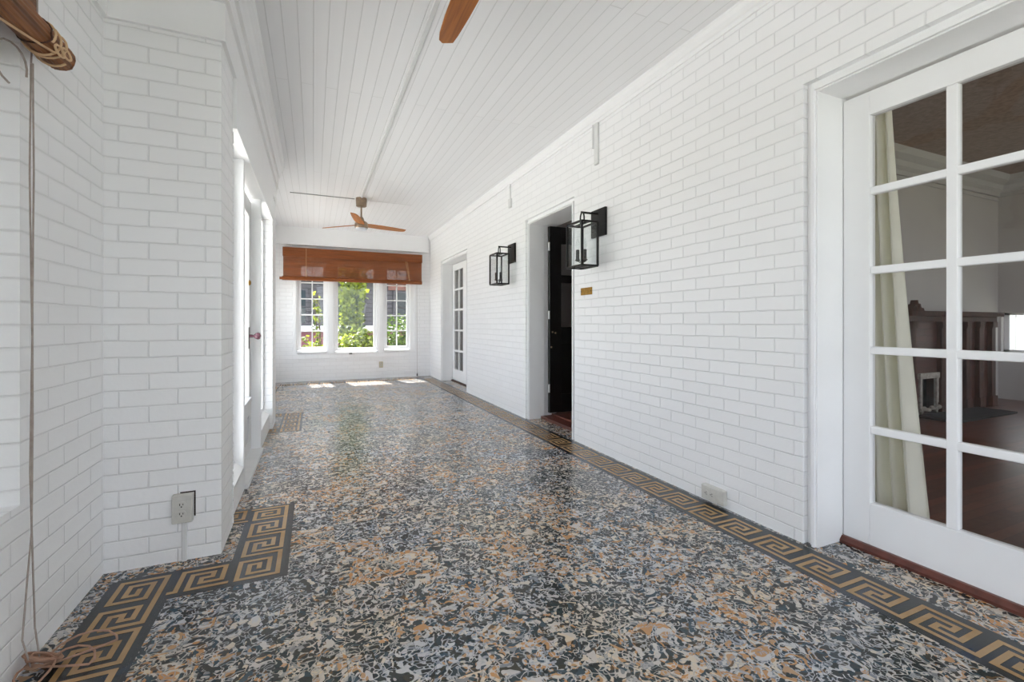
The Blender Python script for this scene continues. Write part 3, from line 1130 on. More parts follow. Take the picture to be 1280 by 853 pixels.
# ------------------------------------------------------------------ ceiling seam strips
tag(MB().box(0.592, 0.620, YN + 0.2, 6.52, ZC - 0.014, ZC).build('ceiling_raceway', M['conduit'], bevel=0.003), 'long thin white cable raceway running down the plank ceiling', 'raceway')
b = MB().box(-0.285, 0.52, 6.645, 6.663, ZC - 0.008, ZC)  # raised grey strip stands in for the dark gap between ceiling boards
tag(b.build('ceiling_board_seam', M['seam']), 'thin grey batten across the ceiling left of the far fan', 'board seam')
b = MB().box(0.70, 1.30, 6.68, 6.688, ZC - 0.004, ZC)  # faint continuation of the board gap, also built as a raised strip
tag(b.build('ceiling_board_seam', M['conduit']), 'thin white batten across the ceiling right of the far fan', 'board seam')


# ------------------------------------------------------------------ ceiling fans
def make_fan(loc, ang, label):
    r = empty('ceiling_fan', loc)
    tag(r, label, 'ceiling fan', 'wooden ceiling fans')
    MB().lathe([(0.072, 0.0), (0.074, -0.02), (0.070, -0.11), (0.058, -0.118), (0.012, -0.12)], seg=28).build('canopy', M['nickel'], r, smooth=True)
    MB().lathe([(0.011, -0.11), (0.011, -0.30)], seg=12).build('rod', M['nickel'], r, smooth=True)
    MB().lathe([(0.018, -0.26), (0.030, -0.275), (0.040, -0.31), (0.075, -0.33), (0.088, -0.35), (0.088, -0.405), (0.080, -0.415), (0.02, -0.416)], seg=28).build('motor', M['nickel'], r, smooth=True)
    MB().lathe([(0.078, -0.412), (0.074, -0.432), (0.055, -0.445), (0.01, -0.448)], seg=28).build('lens', M['frosted'], r, smooth=True)
    out = [(0.05, -0.045), (0.12, -0.060), (0.25, -0.066), (0.45, -0.060), (0.60, -0.050), (0.655, -0.042),
           (0.660, 0.012), (0.635, 0.034), (0.58, 0.046), (0.45, 0.056), (0.25, 0.062), (0.12, 0.058), (0.05, 0.045)]
    for i in range(3):
        a = ang + i * 2 * math.pi / 3
        bb = MB()
        n = len(out)
        for zz in (-0.004, 0.004):
            for (px, py) in out:
                bb.v.append((px, py, zz))
        bb.f.append(tuple(range(n)))
        bb.f.append(tuple(n + i_ for i_ in range(n)))
        bb.mi += [0, 0]
        for i_ in range(n):
            j_ = (i_ + 1) % n
            bb.f.append((i_, j_, n + j_, n + i_))
            bb.mi.append(0)
        bl = bb.build('blade', M['blade_wood'], r)
        bl.location = (0, 0, -0.365)
        bl.rotation_euler = (math.radians(-12), math.radians(0), a)
        bv = bl.modifiers.new('bevel', 'BEVEL')
        bv.width = 0.003
        bv.segments = 2
    return r


fan = make_fan((0.605, 6.60, ZC), math.radians(-103), 'wooden three-blade ceiling fan in front of the bamboo shaded window')
fan2 = make_fan((0.583, 1.50, ZC), math.radians(90), 'nearest wooden ceiling fan, one honey blade reaching into the top of the view')


# ------------------------------------------------------------------ bamboo shade at the back window
def bamboo_shade():
    r = empty('bamboo_shade', (0.73, 8.94, 2.40))
    tag(r, 'red brown bamboo roman shade pulled up above the back window trio', 'window shade')

    def P(o):
        o.matrix_parent_inverse = Matrix.Translation((-0.73, -8.94, -2.40))
        return o
    P(MB().box(-0.48, 1.94, YB - 0.055, YB, 2.36, 2.39).build('headrail', M['bamboo'], r))
    v = MB()
    for i in range(22):
        z = 2.393 - i * 0.0072
        v.box(-0.497, 1.955, 8.895, 8.901, z - 0.0066, z)
    P(v.build('valance', M['bamboo'], r))
    s = MB()
    zz = 2.37
    k = 0
    while zz > 1.875:
        h_ = 0.0085
        gap = 0.0011
        s.box(-0.490, 1.948, 8.920, 8.925, zz - h_, zz)
        zz -= h_ + gap
        k += 1
    P(s.build('slat_sheet', M['bamboo'], r))
    f_ = MB()
    f_.prism([(8.870, 1.835), (8.885, 1.815), (8.925, 1.812), (8.945, 1.83), (8.945, 1.875), (8.915, 1.885), (8.880, 1.872)], 'x', -0.505, 1.948)
    f_.prism([(8.868, 1.84), (8.88, 1.82), (8.905, 1.82), (8.915, 1.85), (8.90, 1.87), (8.878, 1.865)], 'x', -0.545, -0.48)
    P(f_.build('folded_hem', M['bamboo'], r))
    st_ = MB()
    for x in [(-0.46 + i * 0.0805) for i in range(30)]:
        st_.box(x - 0.0015, x + 0.0015, 8.9175, 8.9195, 1.88, 2.37)
    P(st_.build('stitching', M['bamboo_roll'], r))
    for pts in ([(-0.12, 8.89, 2.40), (-0.12, 8.885, 1.80)], [(1.63, 8.89, 2.25), (1.69, 8.885, 1.95), (1.73, 8.885, 1.84)], [(1.66, 8.89, 2.25), (1.70, 8.885, 1.98), (1.70, 8.885, 1.83)]):
        P(MB().tube(pts, 0.003, 6).build('lift_cord', M['cord_cream'], r))
    return r


bamboo_shade()
c = empty('pull_cord', (1.87, YB - 0.03, 1.84))
tag(c, 'thin white pull cord hanging to the floor right of the back windows', 'cord')
MB().tube([(0, 0, 0.0), (0.005, 0, -0.9), (0.008, 0, -1.78)], 0.0022, 6).build('string', M['cord'], c)
MB().lathe([(0.004, 0.03), (0.011, 0.01), (0.013, -0.02), (0.006, -0.03)], (0.008, 0, -1.80), 10).build('tassel', M['dark_slot'], c)


# ------------------------------------------------------------------ rolled bamboo blind on the left
def rolled_blind():
    ox, oy, oz = XL + 0.08, 1.0, 1.95
    r = empty('rolled_bamboo_blind', (0, 0, 0))
    tag(r, 'rolled up brown bamboo blind tied with cream cord on left wall', 'window shade')
    ye = 1.90
    x_, z_ = -0.742, 1.897
    rl = MB()
    prof = []
    n = 44
    for k in range(n):
        th = 2 * math.pi * k / n
        rr = 0.041 * (1 + 0.03 * math.sin(5 * th)) - 0.0022 * (k % 2)
        prof.append((x_ + rr * math.cos(th) * 0.95, z_ + rr * math.sin(th) * 1.05))
    rl.prism(prof, 'y', -1.0, ye)
    # bamboo edges spiralling at the open end
    for k in range(3):
        q = [(x_ + (0.036 - 0.011 * k) * math.cos(2 * math.pi * i / 16), ye + 0.004 + 0.003 * ((i * 7 + k) % 3), z_ + (0.036 - 0.011 * k) * math.sin(2 * math.pi * i / 16)) for i in range(16)]
        rl.tube(q, 0.0045, 6, closed=True)
    rl.build('roll', M['bamboo_roll'], r)
    sh = MB()
    z = 2.20
    i = 0
    while z > 1.915:
        sh.box(-0.790, -0.784, -1.0, 1.875 + 0.004 * (i % 2), z - 0.0085, z)
        z -= 0.0092
        i += 1
    sh.build('sheet', M['bamboo_roll'], r)
    MB().tube([(-0.778, 1.86, 2.2), (-0.772, 1.850, 2.0), (-0.780, 1.842, 1.9), (-0.783, 1.842, 1.836)], 0.0023, 6).build('lift_cord', M['cord'], r)
    for yy in (1.55, 1.75):
        sb = MB()
        sb.tube([(-0.782, yy, 2.2), (-0.781, yy + 0.01, 2.0), (-0.775, yy, 1.93)], 0.0025, 6)
        q = [(x_ + 0.0425 * math.cos(a_ * math.pi / 9), yy + 0.012 * math.sin(a_ * 0.8), z_ + 0.0445 * math.sin(a_ * math.pi / 9)) for a_ in range(18)]
        sb.tube(q, 0.0022, 6, closed=True)
        sb.build('binding', M['mantel_wood'], r)
    t_ = MB()
    q = []
    for k in range(60):
        th = -0.5 + k * 2 * math.pi / 20
        q.append((x_ + 0.0455 * math.cos(th), 1.765 + k * 0.0016 + 0.012 * math.sin(th * 0.5), z_ + 0.047 * math.sin(th)))
    t_.tube(q, 0.0034, 6)
    for (yy, dz) in ((1.83, 0.0), (1.79, -0.012)):
        q = [(x_ + 0.046, yy + 0.028 * math.cos(a_), z_ - 0.020 + dz + 0.013 * math.sin(a_)) for a_ in [2 * math.pi * i_ / 14 for i_ in range(14)]]
        t_.tube(q, 0.0032, 6, closed=True)
    t_.tube([(x_ + 0.03, 1.80, z_ - 0.035), (x_ + 0.012, 1.70, z_ - 0.047), (x_ - 0.01, 1.62, z_ - 0.05), (x_ - 0.03, 1.55, z_ - 0.06)], 0.0034, 6)
    t_.build('tie_cord', M['cord_cream'], r)
    return r


rolled_blind()

# long lift cord from the blind down to a tangle on the floor
cx, cy = -0.783, 1.842
rc = empty('blind_cord', (cx, cy, 0))
tag(rc, 'long grey cord hanging down left wall to a knotted tangle on the floor', 'cord')
s = MB()
s.tube([(0, 0.0, 1.835), (-0.003, 0.0, 1.5), (0.002, 0.002, 1.0), (-0.002, 0.0, 0.6), (0.002, 0.006, 0.30), (0.004, 0.012, 0.12), (0.015, 0.01, 0.03)], 0.0023, 6)
s.tube([(0.006, -0.004, 1.835), (0.008, -0.004, 1.5), (0.004, -0.002, 1.1), (0.005, -0.003, 0.75), (0.004, -0.006, 0.42), (0.0, -0.02, 0.28), (0.0, -0.045, 0.12), (0.012, -0.03, 0.03)], 0.0023, 6)
q = [(-0.008 + 0.006 * math.sin(i * 0.5), -0.06 + 0.075 * math.cos(i * 2 * math.pi / 18) - 0.02, 1.79 + 0.06 * math.sin(i * 2 * math.pi / 18)) for i in range(14)]
s.tube(q, 0.0028, 6)
s.build('hanging_strand', M['cord'], rc)
s = MB()
random.seed(11)
for k in range(9):
    a0 = random.uniform(0, 6.28)
    rx, ry = random.uniform(0.02, 0.045), random.uniform(0.015, 0.04)
    tilt = random.uniform(0.1, 0.75)
    q = []
    for i in range(16):
        th = 2 * math.pi * i / 16
        q.append((0.03 + rx * math.cos(th + a0), -0.005 + ry * math.sin(th + a0), 0.018 + tilt * 0.04 * (1 + math.sin(th + k))))
    s.tube(q, 0.0032, 6, closed=True)
for (a, rad, ln) in ((0.35, 0.06, 0.17), (-0.35, 0.045, 0.14), (-1.5, 0.04, 0.12)):
    q = []
    for i in range(14):
        th = math.pi * 2 * i / 13
        along = ln * (0.5 - 0.5 * math.cos(th))
        side = rad * math.sin(th)
        q.append((0.03 + along * math.cos(a) - side * math.sin(a), along * math.sin(a) + side * math.cos(a), 0.006 + 0.028 * abs(math.sin(th))))
    s.tube(q, 0.0032, 6)
s.build('tangle', M['cord_pink'], rc)


# ------------------------------------------------------------------ lanterns
def make_lantern(yc, label):
    r = empty('wall_lantern', (XR, yc, 1.868))
    tag(r, label, 'wall lantern', 'black box lanterns on the brick wall')
    # local frame: wall face at x=0, room side is -x
    MB().box(-0.022, 0.0, -0.10, 0.10, -0.112, 0.112).build('backplate', M['black_iron'], r, bevel=0.003)
    xa, xb = -0.242, -0.097
    y0_, y1_ = -0.110, 0.110
    z0_, z1_ = -0.365, -0.022
    xm = (xa + xb) / 2
    a_ = MB()
    a_.box(-0.18, -0.02, -0.007, 0.007, 0.064, 0.078)
    q = [(xm, 0.028 * math.cos(t_), 0.026 + 0.045 * math.sin(t_)) for t_ in [math.pi * i / 10 for i in range(11)]]
    q = [(xm, 0.028, -0.022)] + q + [(xm, -0.028, -0.022)]
    a_.tube(q, 0.006, 8)
    a_.box(xm - 0.012, xm + 0.012, -0.034, 0.034, z1_ - 0.004, z1_ + 0.006)
    a_.build('arm', M['black_iron'], r)
    f_ = MB()
    t_ = 0.0075
    for x in (xa, xb):
        for yy in (y0_, y1_):
            f_.box(x - t_, x + t_, yy - t_, yy + t_, z0_, z1_)
    for z in (z0_, z1_):
        for x in (xa, xb):
            f_.box(x - t_, x + t_, y0_, y1_, z - t_, z + t_)
        for yy in (y0_, y1_):
            f_.box(xa, xb, yy - t_, yy + t_, z - t_, z + t_)
    f_.box(xm - 0.012, xm + 0.012, y0_, y1_, z1_ - 0.005, z1_ + 0.005)
    f_.box(xm - 0.012, xm + 0.012, y0_, y1_, z0_ - 0.005, z0_ + 0.005)
    f_.build('cage', M['black_iron'], r, bevel=0.0015)
    for x in (xa, xb):
        MB().box(x - 0.0015, x + 0.0015, y0_ + t_, y1_ - t_, z0_ + t_, z1_ - t_).build('glass_pane', M['glass'], r)
    for yy in (y0_, y1_):
        MB().box(xa + t_, xb - t_, yy - 0.0015, yy + 0.0015, z0_ + t_, z1_ - t_).build('glass_pane', M['glass'], r)
    cl = MB()
    cl.tube([(xm, 0, z0_ + 0.004), (xm, 0, z0_ + 0.06)], 0.007, 10)
    for k in range(3):
        th = 0.6 + k * 2 * math.pi / 3
        px, py = xm + 0.036 * math.cos(th), 0.036 * math.sin(th)
        cl.tube([(xm, 0, z0_ + 0.05), (xm + 0.02 * math.cos(th), 0.02 * math.sin(th), z0_ + 0.036), (px, py, z0_ + 0.05)], 0.0045, 8)
        cl.lathe([(0.007, 0.042), (0.021, 0.05), (0.021, 0.055), (0.014, 0.058), (0.014, 0.135), (0.004, 0.137)], (px, py, z0_), 12)
    cluster = cl.build('candle_cluster', M['candle'], r, smooth=True)
    for k in range(3):
        th = 0.6 + k * 2 * math.pi / 3
        px, py = xm + 0.036 * math.cos(th), 0.036 * math.sin(th)
        MB().lathe([(0.006, 0.0), (0.014, 0.02), (0.017, 0.04), (0.011, 0.068), (0.003, 0.09)], (px, py, z0_ + 0.137), 12).build('bulb', M['glass'], cluster, smooth=True)
    return r


make_lantern(3.115, 'large black box lantern with clear glass above the small brass plaque')
make_lantern(4.89, 'farther black box lantern between the far French door and the black door')

# brass plaque
pq = empty('brass_plaque', (XR, 3.313, 1.325))
tag(pq, 'small brass plaque on the white brick under the nearer lantern', 'plaque')
MB().box(-0.006, 0, -0.086, 0.086, -0.031, 0.031).build('plate', M['brass'], pq, bevel=0.002)
for yy in (-0.074, 0.074):
    MB().lathe([(0.005, 0), (0.005, -0.003), (0.002, -0.004)], (-0.006, yy, 0), 8, axis='x').build('screw', M['bronze'], pq)


# ------------------------------------------------------------------ outlets
def receptacle(parent, mats, place, n=2):
    """two sockets; place(u, v, depth) -> local point; u across, v along the long side"""
    for s_ in (-1, 1):
        f_ = MB()
        pts = [(0.017 * math.cos(t_), s_ * 0.020 + max(-0.014, min(0.014, 0.017 * math.sin(t_)))) for t_ in [2 * math.pi * i / 20 for i in range(20)]]
        k_ = len(f_.v)
        f_.v += [place(u, v, 0.0) for u, v in pts] + [place(u, v, 0.003) for u, v in pts]
        m_ = len(pts)
        f_.f.append(tuple(range(k_ + m_, k_ + 2 * m_)))
        f_.mi.append(0)
        for i in range(m_):
            j = (i + 1) % m_
            f_.f.append((k_ + i, k_ + j, k_ + m_ + j, k_ + m_ + i))
            f_.mi.append(0)
        so = f_.build('socket', M['outlet'], parent)
        h = MB()
        for (uu, vv, hw, hh) in ((-0.006, 0.003, 0.0014, 0.0045), (0.006, 0.003, 0.0014, 0.0035), (0.0, -0.007, 0.0025, 0.0025)):
            p = [place(uu + a_, s_ * 0.020 + vv + b_, d_) for d_ in (0.0028, 0.0042) for a_, b_ in ((-hw, -hh), (hw, -hh), (hw, hh), (-hw, hh))]
            h.hexa(p)
        h.build('slot', M['dark_slot'], so)


ol = empty('wall_outlet', (-0.528, YP, 0.237))
tag(ol, 'grey duplex outlet box on the brick pier with conduit below', 'outlet')
MB().box(-0.038, 0.038, -0.028, 0.0, -0.062, 0.062).build('box', M['outlet'], ol, bevel=0.003)
MB().box(-0.036, 0.036, -0.034, -0.028, -0.060, 0.060).build('cover_plate', M['outlet'], ol, bevel=0.002)
receptacle(ol, None, lambda u, v, d: (u, -0.034 - d, v))
MB().box(-0.005, 0.015, -0.016, 0.0, -0.237, -0.062).build('conduit', M['conduit'], ol, bevel=0.003)
MB().box(-0.012, 0.045, -0.003, 0.0, 0.062, 0.067).box(0.040, 0.045, -0.003, 0, -0.045, 0.067).build('crack', M['bronze'], ol)

orr = empty('wall_outlet', (XR, 1.945, 0.062))
tag(orr, 'grey white surface outlet box low on the right brick wall near floor', 'outlet')
MB().box(-0.034, 0.0, -0.078, 0.078, -0.044, 0.044).build('box', M['outlet'], orr, bevel=0.008)
MB().box(-0.040, -0.034, -0.036, 0.074, -0.040, 0.040).build('cover_plate', M['outlet'], orr, bevel=0.002)
receptacle(orr, None, lambda u, v, d: (-0.040 - d, 0.016 - v, u))

ob = empty('wall_outlet', (1.189, YB, 0.26))
tag(ob, 'small beige outlet below the back windows', 'outlet')
MB().box(-0.036, 0.036, -0.008, 0.0, -0.058, 0.058).build('cover_plate', M['beige_plastic'], ob, bevel=0.003)
receptacle(ob, None, lambda u, v, d: (u, -0.008 - d, v))

# painted conduits dropping from the right crown
c = empty('wall_conduit', (XR, 4.935, 2.55))
tag(c, 'thin white conduit stub with box under the crown, above the farther lantern', 'conduit')
MB().tube([(-0.012, 0, 0.145), (-0.012, 0, -0.03)], 0.008, 8).build('pipe', M['conduit'], c, smooth=True)
MB().box(-0.03, 0, -0.03, 0.03, -0.135, -0.03).build('box', M['conduit'], c, bevel=0.004)
c = empty('wall_conduit', (XR, 3.155, 2.55))
tag(c, 'wide white double conduit under the crown, above the nearer lantern', 'conduit')
MB().tube([(-0.012, 0.04, 0.145), (-0.012, 0.04, -0.045)], 0.010, 8).build('pipe', M['conduit'], c, smooth=True)
MB().box(-0.020, 0, -0.032, 0.020, -0.195, 0.145).build('raceway', M['conduit'], c, bevel=0.004)

# ------------------------------------------------------------------ living room behind the near French doors
LX0, LX1, LY0, LY1, LZF, LZC = XR2, 8.44, -3.2, 3.0, 0.045, 2.98
struct(MB().box(LX0 - 0.06, LX1 + 0.2, LY0 - 0.2, 9.2, -0.1, LZF).build('floor_parlor', M['oak']))
struct(MB().box(LX0, LX1 + 0.2, LY0 - 0.2, 9.2, LZC, LZC + 0.1).build('ceiling_parlor', M['ceil_dark']))
b = MB()
b.box(LX0, LX1 + 0.2, LY1, LY1 + 0.15, LZF, LZC)
struct(b.build('wall_parlor_north', M['plaster']))
b = MB()
wy0, wy1, wz0, wz1 = -1.6, 2.97, 0.66, 1.19
b.box(LX1, LX1 + 0.2, LY0, wy0, LZF, LZC).box(LX1, LX1 + 0.2, wy1, 9.2, LZF, LZC)
b.box(LX1, LX1 + 0.2, wy0, wy1, LZF, wz0).box(LX1, LX1 + 0.2, wy0, wy1, wz1, LZC)
struct(b.build('wall_parlor_east', M['plaster']))
b = MB()
b.box(LX0, 3.0, LY0 - 0.2, LY0, LZF, LZC).box(7.8, LX1 + 0.2, LY0 - 0.2, LY0, LZF, LZC)  # unseen opening added to let sky light into the parlour
b.box(3.0, 7.8, LY0 - 0.2, LY0, LZF, 0.4).box(3.0, 7.8, LY0 - 0.2, LY0, 2.4, LZC)
struct(b.build('wall_parlor_south', M['plaster']))
# cornice
b = MB()
pc = [(0, 0), (0.03, 0), (0.03, 0.05), (0.07, 0.08), (0.09, 0.13), (0.16, 0.17), (0.18, 0.24), (0.0, 0.24)]
b.prism([(LY1 - p, LZC - 0.24 + q) for p, q in pc], 'x', LX0, LX1)
b.prism([(LX1 - p, LZC - 0.24 + q) for p, q in pc], 'y', LY0, LY1)
b.prism([(LY1 - 0.0, LZC - 0.29), (LY1 - 0.012, LZC - 0.29), (LY1 - 0.012, LZC - 0.27), (LY1, LZC - 0.27)], 'x', LX0, LX1)
struct(b.build('trim_9', M['cornice']))
w8 = struct(empty('window_8', (0, 0, 0)))
b = MB()
for yy in (wy0, (wy0 + wy1) / 2, wy1 - 0.05):
    b.box(LX1 + 0.08, LX1 + 0.12, yy, yy + 0.05, wz0, wz1)
b.box(LX1 + 0.08, LX1 + 0.12, wy0, wy1, wz0, wz0 + 0.04).box(LX1 + 0.08, LX1 + 0.12, wy0, wy1, wz1 - 0.03, wz1)
b.build('sash', M['trim'], w8)
MB().box(LX1 + 0.098, LX1 + 0.102, wy0, wy1, wz0, wz1).build('glass', M['glass'], w8)

# fireplace
fp = empty('fireplace', (6.85, 2.9, LZF))
tag(fp, 'brown brick fireplace with dark wood mantel seen through the near French door', 'fireplace')


def FP(o):
    o.matrix_parent_inverse = Matrix.Translation((-6.85, -2.9, -LZF))
    return o


fy = 2.80
b = MB()
b.box(5.80, 6.12, fy, 2.998, LZF, 1.13).box(6.52, 7.71, fy, 2.998, LZF, 1.13).box(6.12, 6.52, fy, 2.998, 0.47, 1.13)
FP(b.build('brick_breast', M['fire_brick'], fp))
b = MB()
b.box(5.76, 7.76, fy - 0.10, 2.998, 1.13, 1.185).box(5.80, 7.72, fy - 0.05, fy, 1.07, 1.13)
FP(b.build('mantel_shelf', M['mantel_wood'], fp, bevel=0.006))
for x in (5.86, 6.46, 7.0, 7.30, 7.60):
    b = MB().box(x, x + 0.09, fy - 0.045, fy, LZF, 1.07).box(x - 0.015, x + 0.105, fy - 0.06, fy, LZF, LZF + 0.12).box(x - 0.012, x + 0.102, fy - 0.06, fy, 1.0, 1.07)
    FP(b.build('pilaster', M['mantel_wood'], fp))
b = MB()
b.box(6.09, 6.13, fy - 0.02, fy + 0.01, LZF, 0.47).box(6.42, 6.46, fy - 0.02, fy + 0.01, LZF, 0.47).box(6.07, 6.48, fy - 0.03, fy + 0.01, 0.44, 0.50)
for k in range(6):
    b.lathe([(0.001, -0.03), (0.022, -0.015), (0.026, 0.0), (0.018, 0.016), (0.001, 0.024)], (6.07 + k * 0.075, fy - 0.03, LZF + 0.05 + 0.02 * (k % 2)), 10)
FP(b.build('ornate_surround', M['hearth_tile'], fp))
FP(MB().box(6.12, 6.52, fy + 0.12, 2.998, LZF, 0.47).build('firebox', M['firebox'], fp))
FP(MB().box(5.9, 7.2, fy - 0.4, fy - 0.06, LZF, LZF + 0.02).build('hearth', M['firebox'], fp))
orn = MB()
orn.prism([(6.02, 1.186), (6.28, 1.186), (6.27, 1.22), (6.22, 1.225), (6.2, 1.27), (6.17, 1.255), (6.15, 1.31), (6.125, 1.255), (6.1, 1.265), (6.08, 1.225), (6.03, 1.22)], 'y', 2.83, 2.90)
orn.lathe([(0.002, -0.03), (0.026, 0), (0.002, 0.03)], (6.15, 2.83, 1.24), 10)
tag(orn.build('carved_crest', M['mantel_wood']), 'small carved wooden crest standing on the fireplace mantel', 'ornament')

# curtain inside the near French door
cu = MB()
cols, rows = 64, 26
for j in range(rows + 1):
    tt = j / rows
    z = 2.30 - tt * (2.30 - 0.10)
    e0 = 1.440
    e1 = 1.300 - 0.145 * (tt ** 1.25)
    for i in range(cols + 1):
        s_ = i / cols
        yv = e0 + (e1 - e0) * s_
        amp = 0.012 + 0.022 * tt
        xv = 2.575 + amp * math.sin(s_ * 2 * math.pi * 4.2 + 0.8 * math.sin(tt * 2.1)) + 0.010 * math.sin(s_ * 17 + tt * 3)
        cu.v.append((xv, yv, z))
for j in range(rows):
    for i in range(cols):
        a = j * (cols + 1) + i
        cu.f.append((a, a + 1, a + cols + 2, a + cols + 1))
        cu.mi.append(0)
co = cu.build('curtain', M['curtain'], smooth=True)
so = co.modifiers.new('thickness', 'SOLIDIFY')
so.thickness = 0.003
tag(co, 'cream floor length curtain hanging inside the near French door', 'curtain')

# hall behind the black door, rooms behind the far French door
b = MB()
b.box(5.2, 5.35, LY1 + 0.15, 6.2, LZF, LZC)
struct(b.build('wall_hall_east', M['plaster']))
b = MB().box(LX0, 3.7, 6.2, 6.35, LZF, LZC).box(4.7, 5.35, 6.2, 6.35, LZF, LZC).box(3.7, 4.7, 6.2, 6.35, 2.2, LZC)
struct(b.build('wall_hall_north', M['plaster']))
b = MB().box(LX0, LX1 + 0.2, 9.0, 9.2, LZF, 0.9).box(LX0, LX1 + 0.2, 9.0, 9.2, 2.2, LZC).box(LX0, LX1 + 0.2, 9.0, 9.2, 0.9, 2.2)
struct(b.build('wall_parlor_back', M['plaster']))

# ------------------------------------------------------------------ outdoors
struct(MB().box(-60, 60, -60, 60, -0.75, -0.55).build('ground', M['grass']))
struct(MB().box(-9, XLO, -20, 20, -0.56, -0.30).build('path', M['path']))  # unseen paving, made wide and pale to bounce light up to the ceiling
# porch eave that trims the sun
struct(MB().box(XL - 0.9, XR2 + 0.5, YB2, YB2 + 0.62, 2.60, 2.78).build('eave', M['out_white']))

# neighbouring house
nh = empty('neighbour_house', (1.0, 16.0, -0.55))
tag(nh, 'dark slate sided house with plum base standing beyond the back windows', 'house')


def NH(o):
    o.matrix_parent_inverse = Matrix.Translation((-1.0, -16.0, 0.55))
    return o


HY = 15.0
b = MB().box(-9, 12, HY, HY + 6, -0.55, 0.80)
NH(b.build('base_wall', M['plum'], nh))
NH(MB().box(-9, 12, HY - 0.12, HY + 0.0, 0.80, 0.98).build('ledge', M['out_white'], nh))
NH(MB().box(-9.5, 12.5, HY - 0.55, HY - 0.45, 2.42, 2.95).build('bright_band', M['out_white'], nh))  # white band added to show as bright stripes through the bamboo shade
NH(MB().box(-9.5, 12.5, HY - 0.45, HY + 0.02, 2.88, 2.94).build('soffit', M['out_white'], nh))
NH(MB().box(-9, 12, HY + 0.02, HY + 6, 0.98, 2.94).build('wall', M['slate_siding'], nh))
NH(MB().box(2.2, 3.9, HY - 0.02, HY + 0.02, 2.12, 2.88).build('brick_bay', M['red_brick'], nh))
for x in (-1.1, 0.4, 2.4, 3.6):
    b = MB().box(x - 0.05, x + 0.95, HY - 0.06, HY + 0.01, 1.0, 2.1)
    f = NH(b.build('window_frame', M['slate_siding'], nh))
    g = MB()
    for i in range(2):
        for j in range(2):
            g.box(x + 0.02 + i * 0.46, x + 0.42 + i * 0.46, HY - 0.08, HY - 0.05, 1.06 + j * 0.51, 1.53 + j * 0.51)
    gg = g.build('pane', M['dark_glass'], f)
    gg.matrix_parent_inverse = Matrix.Identity(4)
b = MB()
b.prism([(HY - 0.6, 2.955), (HY + 3, 4.9), (HY + 6.6, 2.955)], 'x', -9.5, 12.5)
NH(b.build('roof', M['roof_slate'], nh))


def leaf(mb, p, size, nrm):
    nrm = nrm.normalized()
    a = nrm.orthogonal().normalized()
    a = Matrix.Rotation(random.uniform(0, 6.28), 3, nrm) @ a
    b_ = nrm.cross(a)
    l, w_ = size, size * 0.42
    mid = p + a * (l * 0.45)
    pts = [p, mid + b_ * w_ + nrm * (0.12 * l), p + a * l, mid - b_ * w_ + nrm * (0.12 * l)]
    n = len(mb.v)
    mb.v += [tuple(q) for q in pts]
    mb.f += [(n, n + 1, n + 2), (n, n + 2, n + 3)]
    mb.mi += [0, 0]


def rand_dir():
    return Vector((random.gauss(0, 1), random.gauss(0, 1), random.gauss(0.4, 1)))


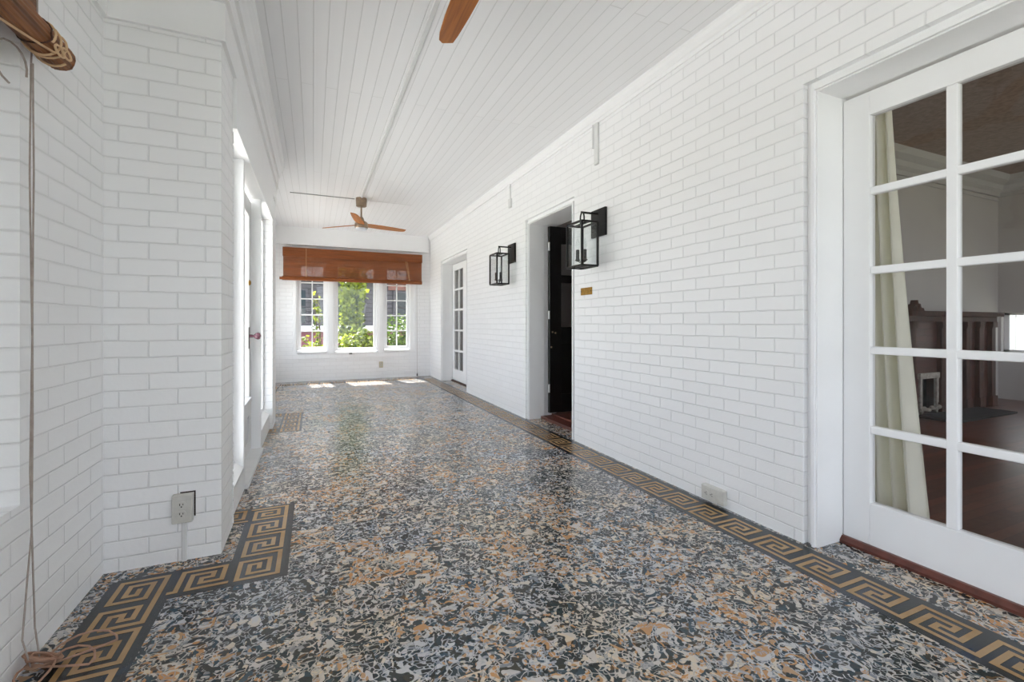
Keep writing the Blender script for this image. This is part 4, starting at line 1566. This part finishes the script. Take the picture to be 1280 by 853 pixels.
def vine(x, y, z0, z1, rad, n, size, mat, label, cat='vine', lean=0.0, name='climbing_vine'):
    r = empty(name, (x, y, z0))
    tag(r, label, cat)
    st_ = MB()
    for k in range(4):
        ph = random.uniform(0, 6.28)
        pts = []
        for i in range(9):
            t_ = i / 8
            pts.append((rad * 0.35 * math.cos(ph + 3 * t_) + lean * t_, rad * 0.35 * math.sin(ph + 3 * t_), (z1 - z0) * t_))
        st_.tube(pts, [0.022 * (1 - 0.7 * i / 8) for i in range(9)], 6)
    st_.build('stem', M['bark'], r)
    lf = MB()
    for i in range(n):
        t_ = random.random()
        ang = random.uniform(0, 6.28)
        rr = rad * (0.25 + 0.75 * math.sqrt(random.random())) * (0.65 + 0.35 * math.sin(7 * t_ + ang) ** 2)
        leaf(lf, Vector((rr * math.cos(ang) + lean * t_, rr * math.sin(ang), (z1 - z0) * t_)), size * random.uniform(0.6, 1.3), rand_dir())
    lf.build('foliage', mat, r, fix=False)
    return r


def shrub(x, y, z0, rad, h, n, size, mat, label):
    r = empty('shrub', (x, y, z0))
    tag(r, label, 'shrub')
    st_ = MB()
    for k in range(7):
        a = random.uniform(0, 6.28)
        st_.tube([(0, 0, 0), (rad * 0.3 * math.cos(a), rad * 0.3 * math.sin(a), h * 0.4), (rad * 0.6 * math.cos(a), rad * 0.6 * math.sin(a), h * 0.8)], [0.02, 0.013, 0.006], 6)
    st_.build('branches', M['bark'], r)
    lf = MB()
    for i in range(n):
        d = Vector((random.gauss(0, 1), random.gauss(0, 1), random.gauss(0, 1))).normalized()
        q = random.random() ** 0.4
        p = Vector((d.x * rad * q, d.y * rad * q, h * 0.55 + d.z * h * 0.5 * q))
        if p.z < 0:
            continue
        leaf(lf, p, size * random.uniform(0.6, 1.3), d + rand_dir() * 0.6)
    lf.build('foliage', mat, r, fix=False)
    return r


vine(0.90, 12.3, -0.55, 3.4, 0.36, 2600, 0.12, M['leaf_lime'], 'tall lime green climbing vine outside the centre back window')
shrub(1.0, 10.8, -0.55, 0.60, 1.45, 2200, 0.09, M['leaf_lime'], 'leafy lime shrub low outside the centre back window')
shrub(1.95, 11.6, -0.55, 0.55, 1.75, 1500, 0.09, M['leaf_green'], 'green shrub outside the right back casement')
shrub(-0.15, 10.8, -0.55, 0.42, 1.25, 500, 0.09, M['leaf_lime'], 'sparse yellow green shrub outside the left back casement')
vine(0.20, 12.0, -0.55, 1.75, 0.12, 160, 0.10, M['leaf_lime'], 'thin leafy sapling outside left casement, beside the vine', 'sapling', lean=-0.15, name='sapling')

# white fence outside the parlour window
fe = empty('garden_fence', (10.6, 1.0, -0.55))
tag(fe, 'white board fence outside the parlour window, far right', 'fence')
b = MB()
for i in range(60):
    b.box(0, 0.03, -4 + i * 0.16, -4 + i * 0.16 + 0.15, 0, 2.2)
b.box(0.03, 0.08, -4, 5.6, 0.4, 0.5).box(0.03, 0.08, -4, 5.6, 1.7, 1.8)
b.build('boards', M['fence_white'], fe)
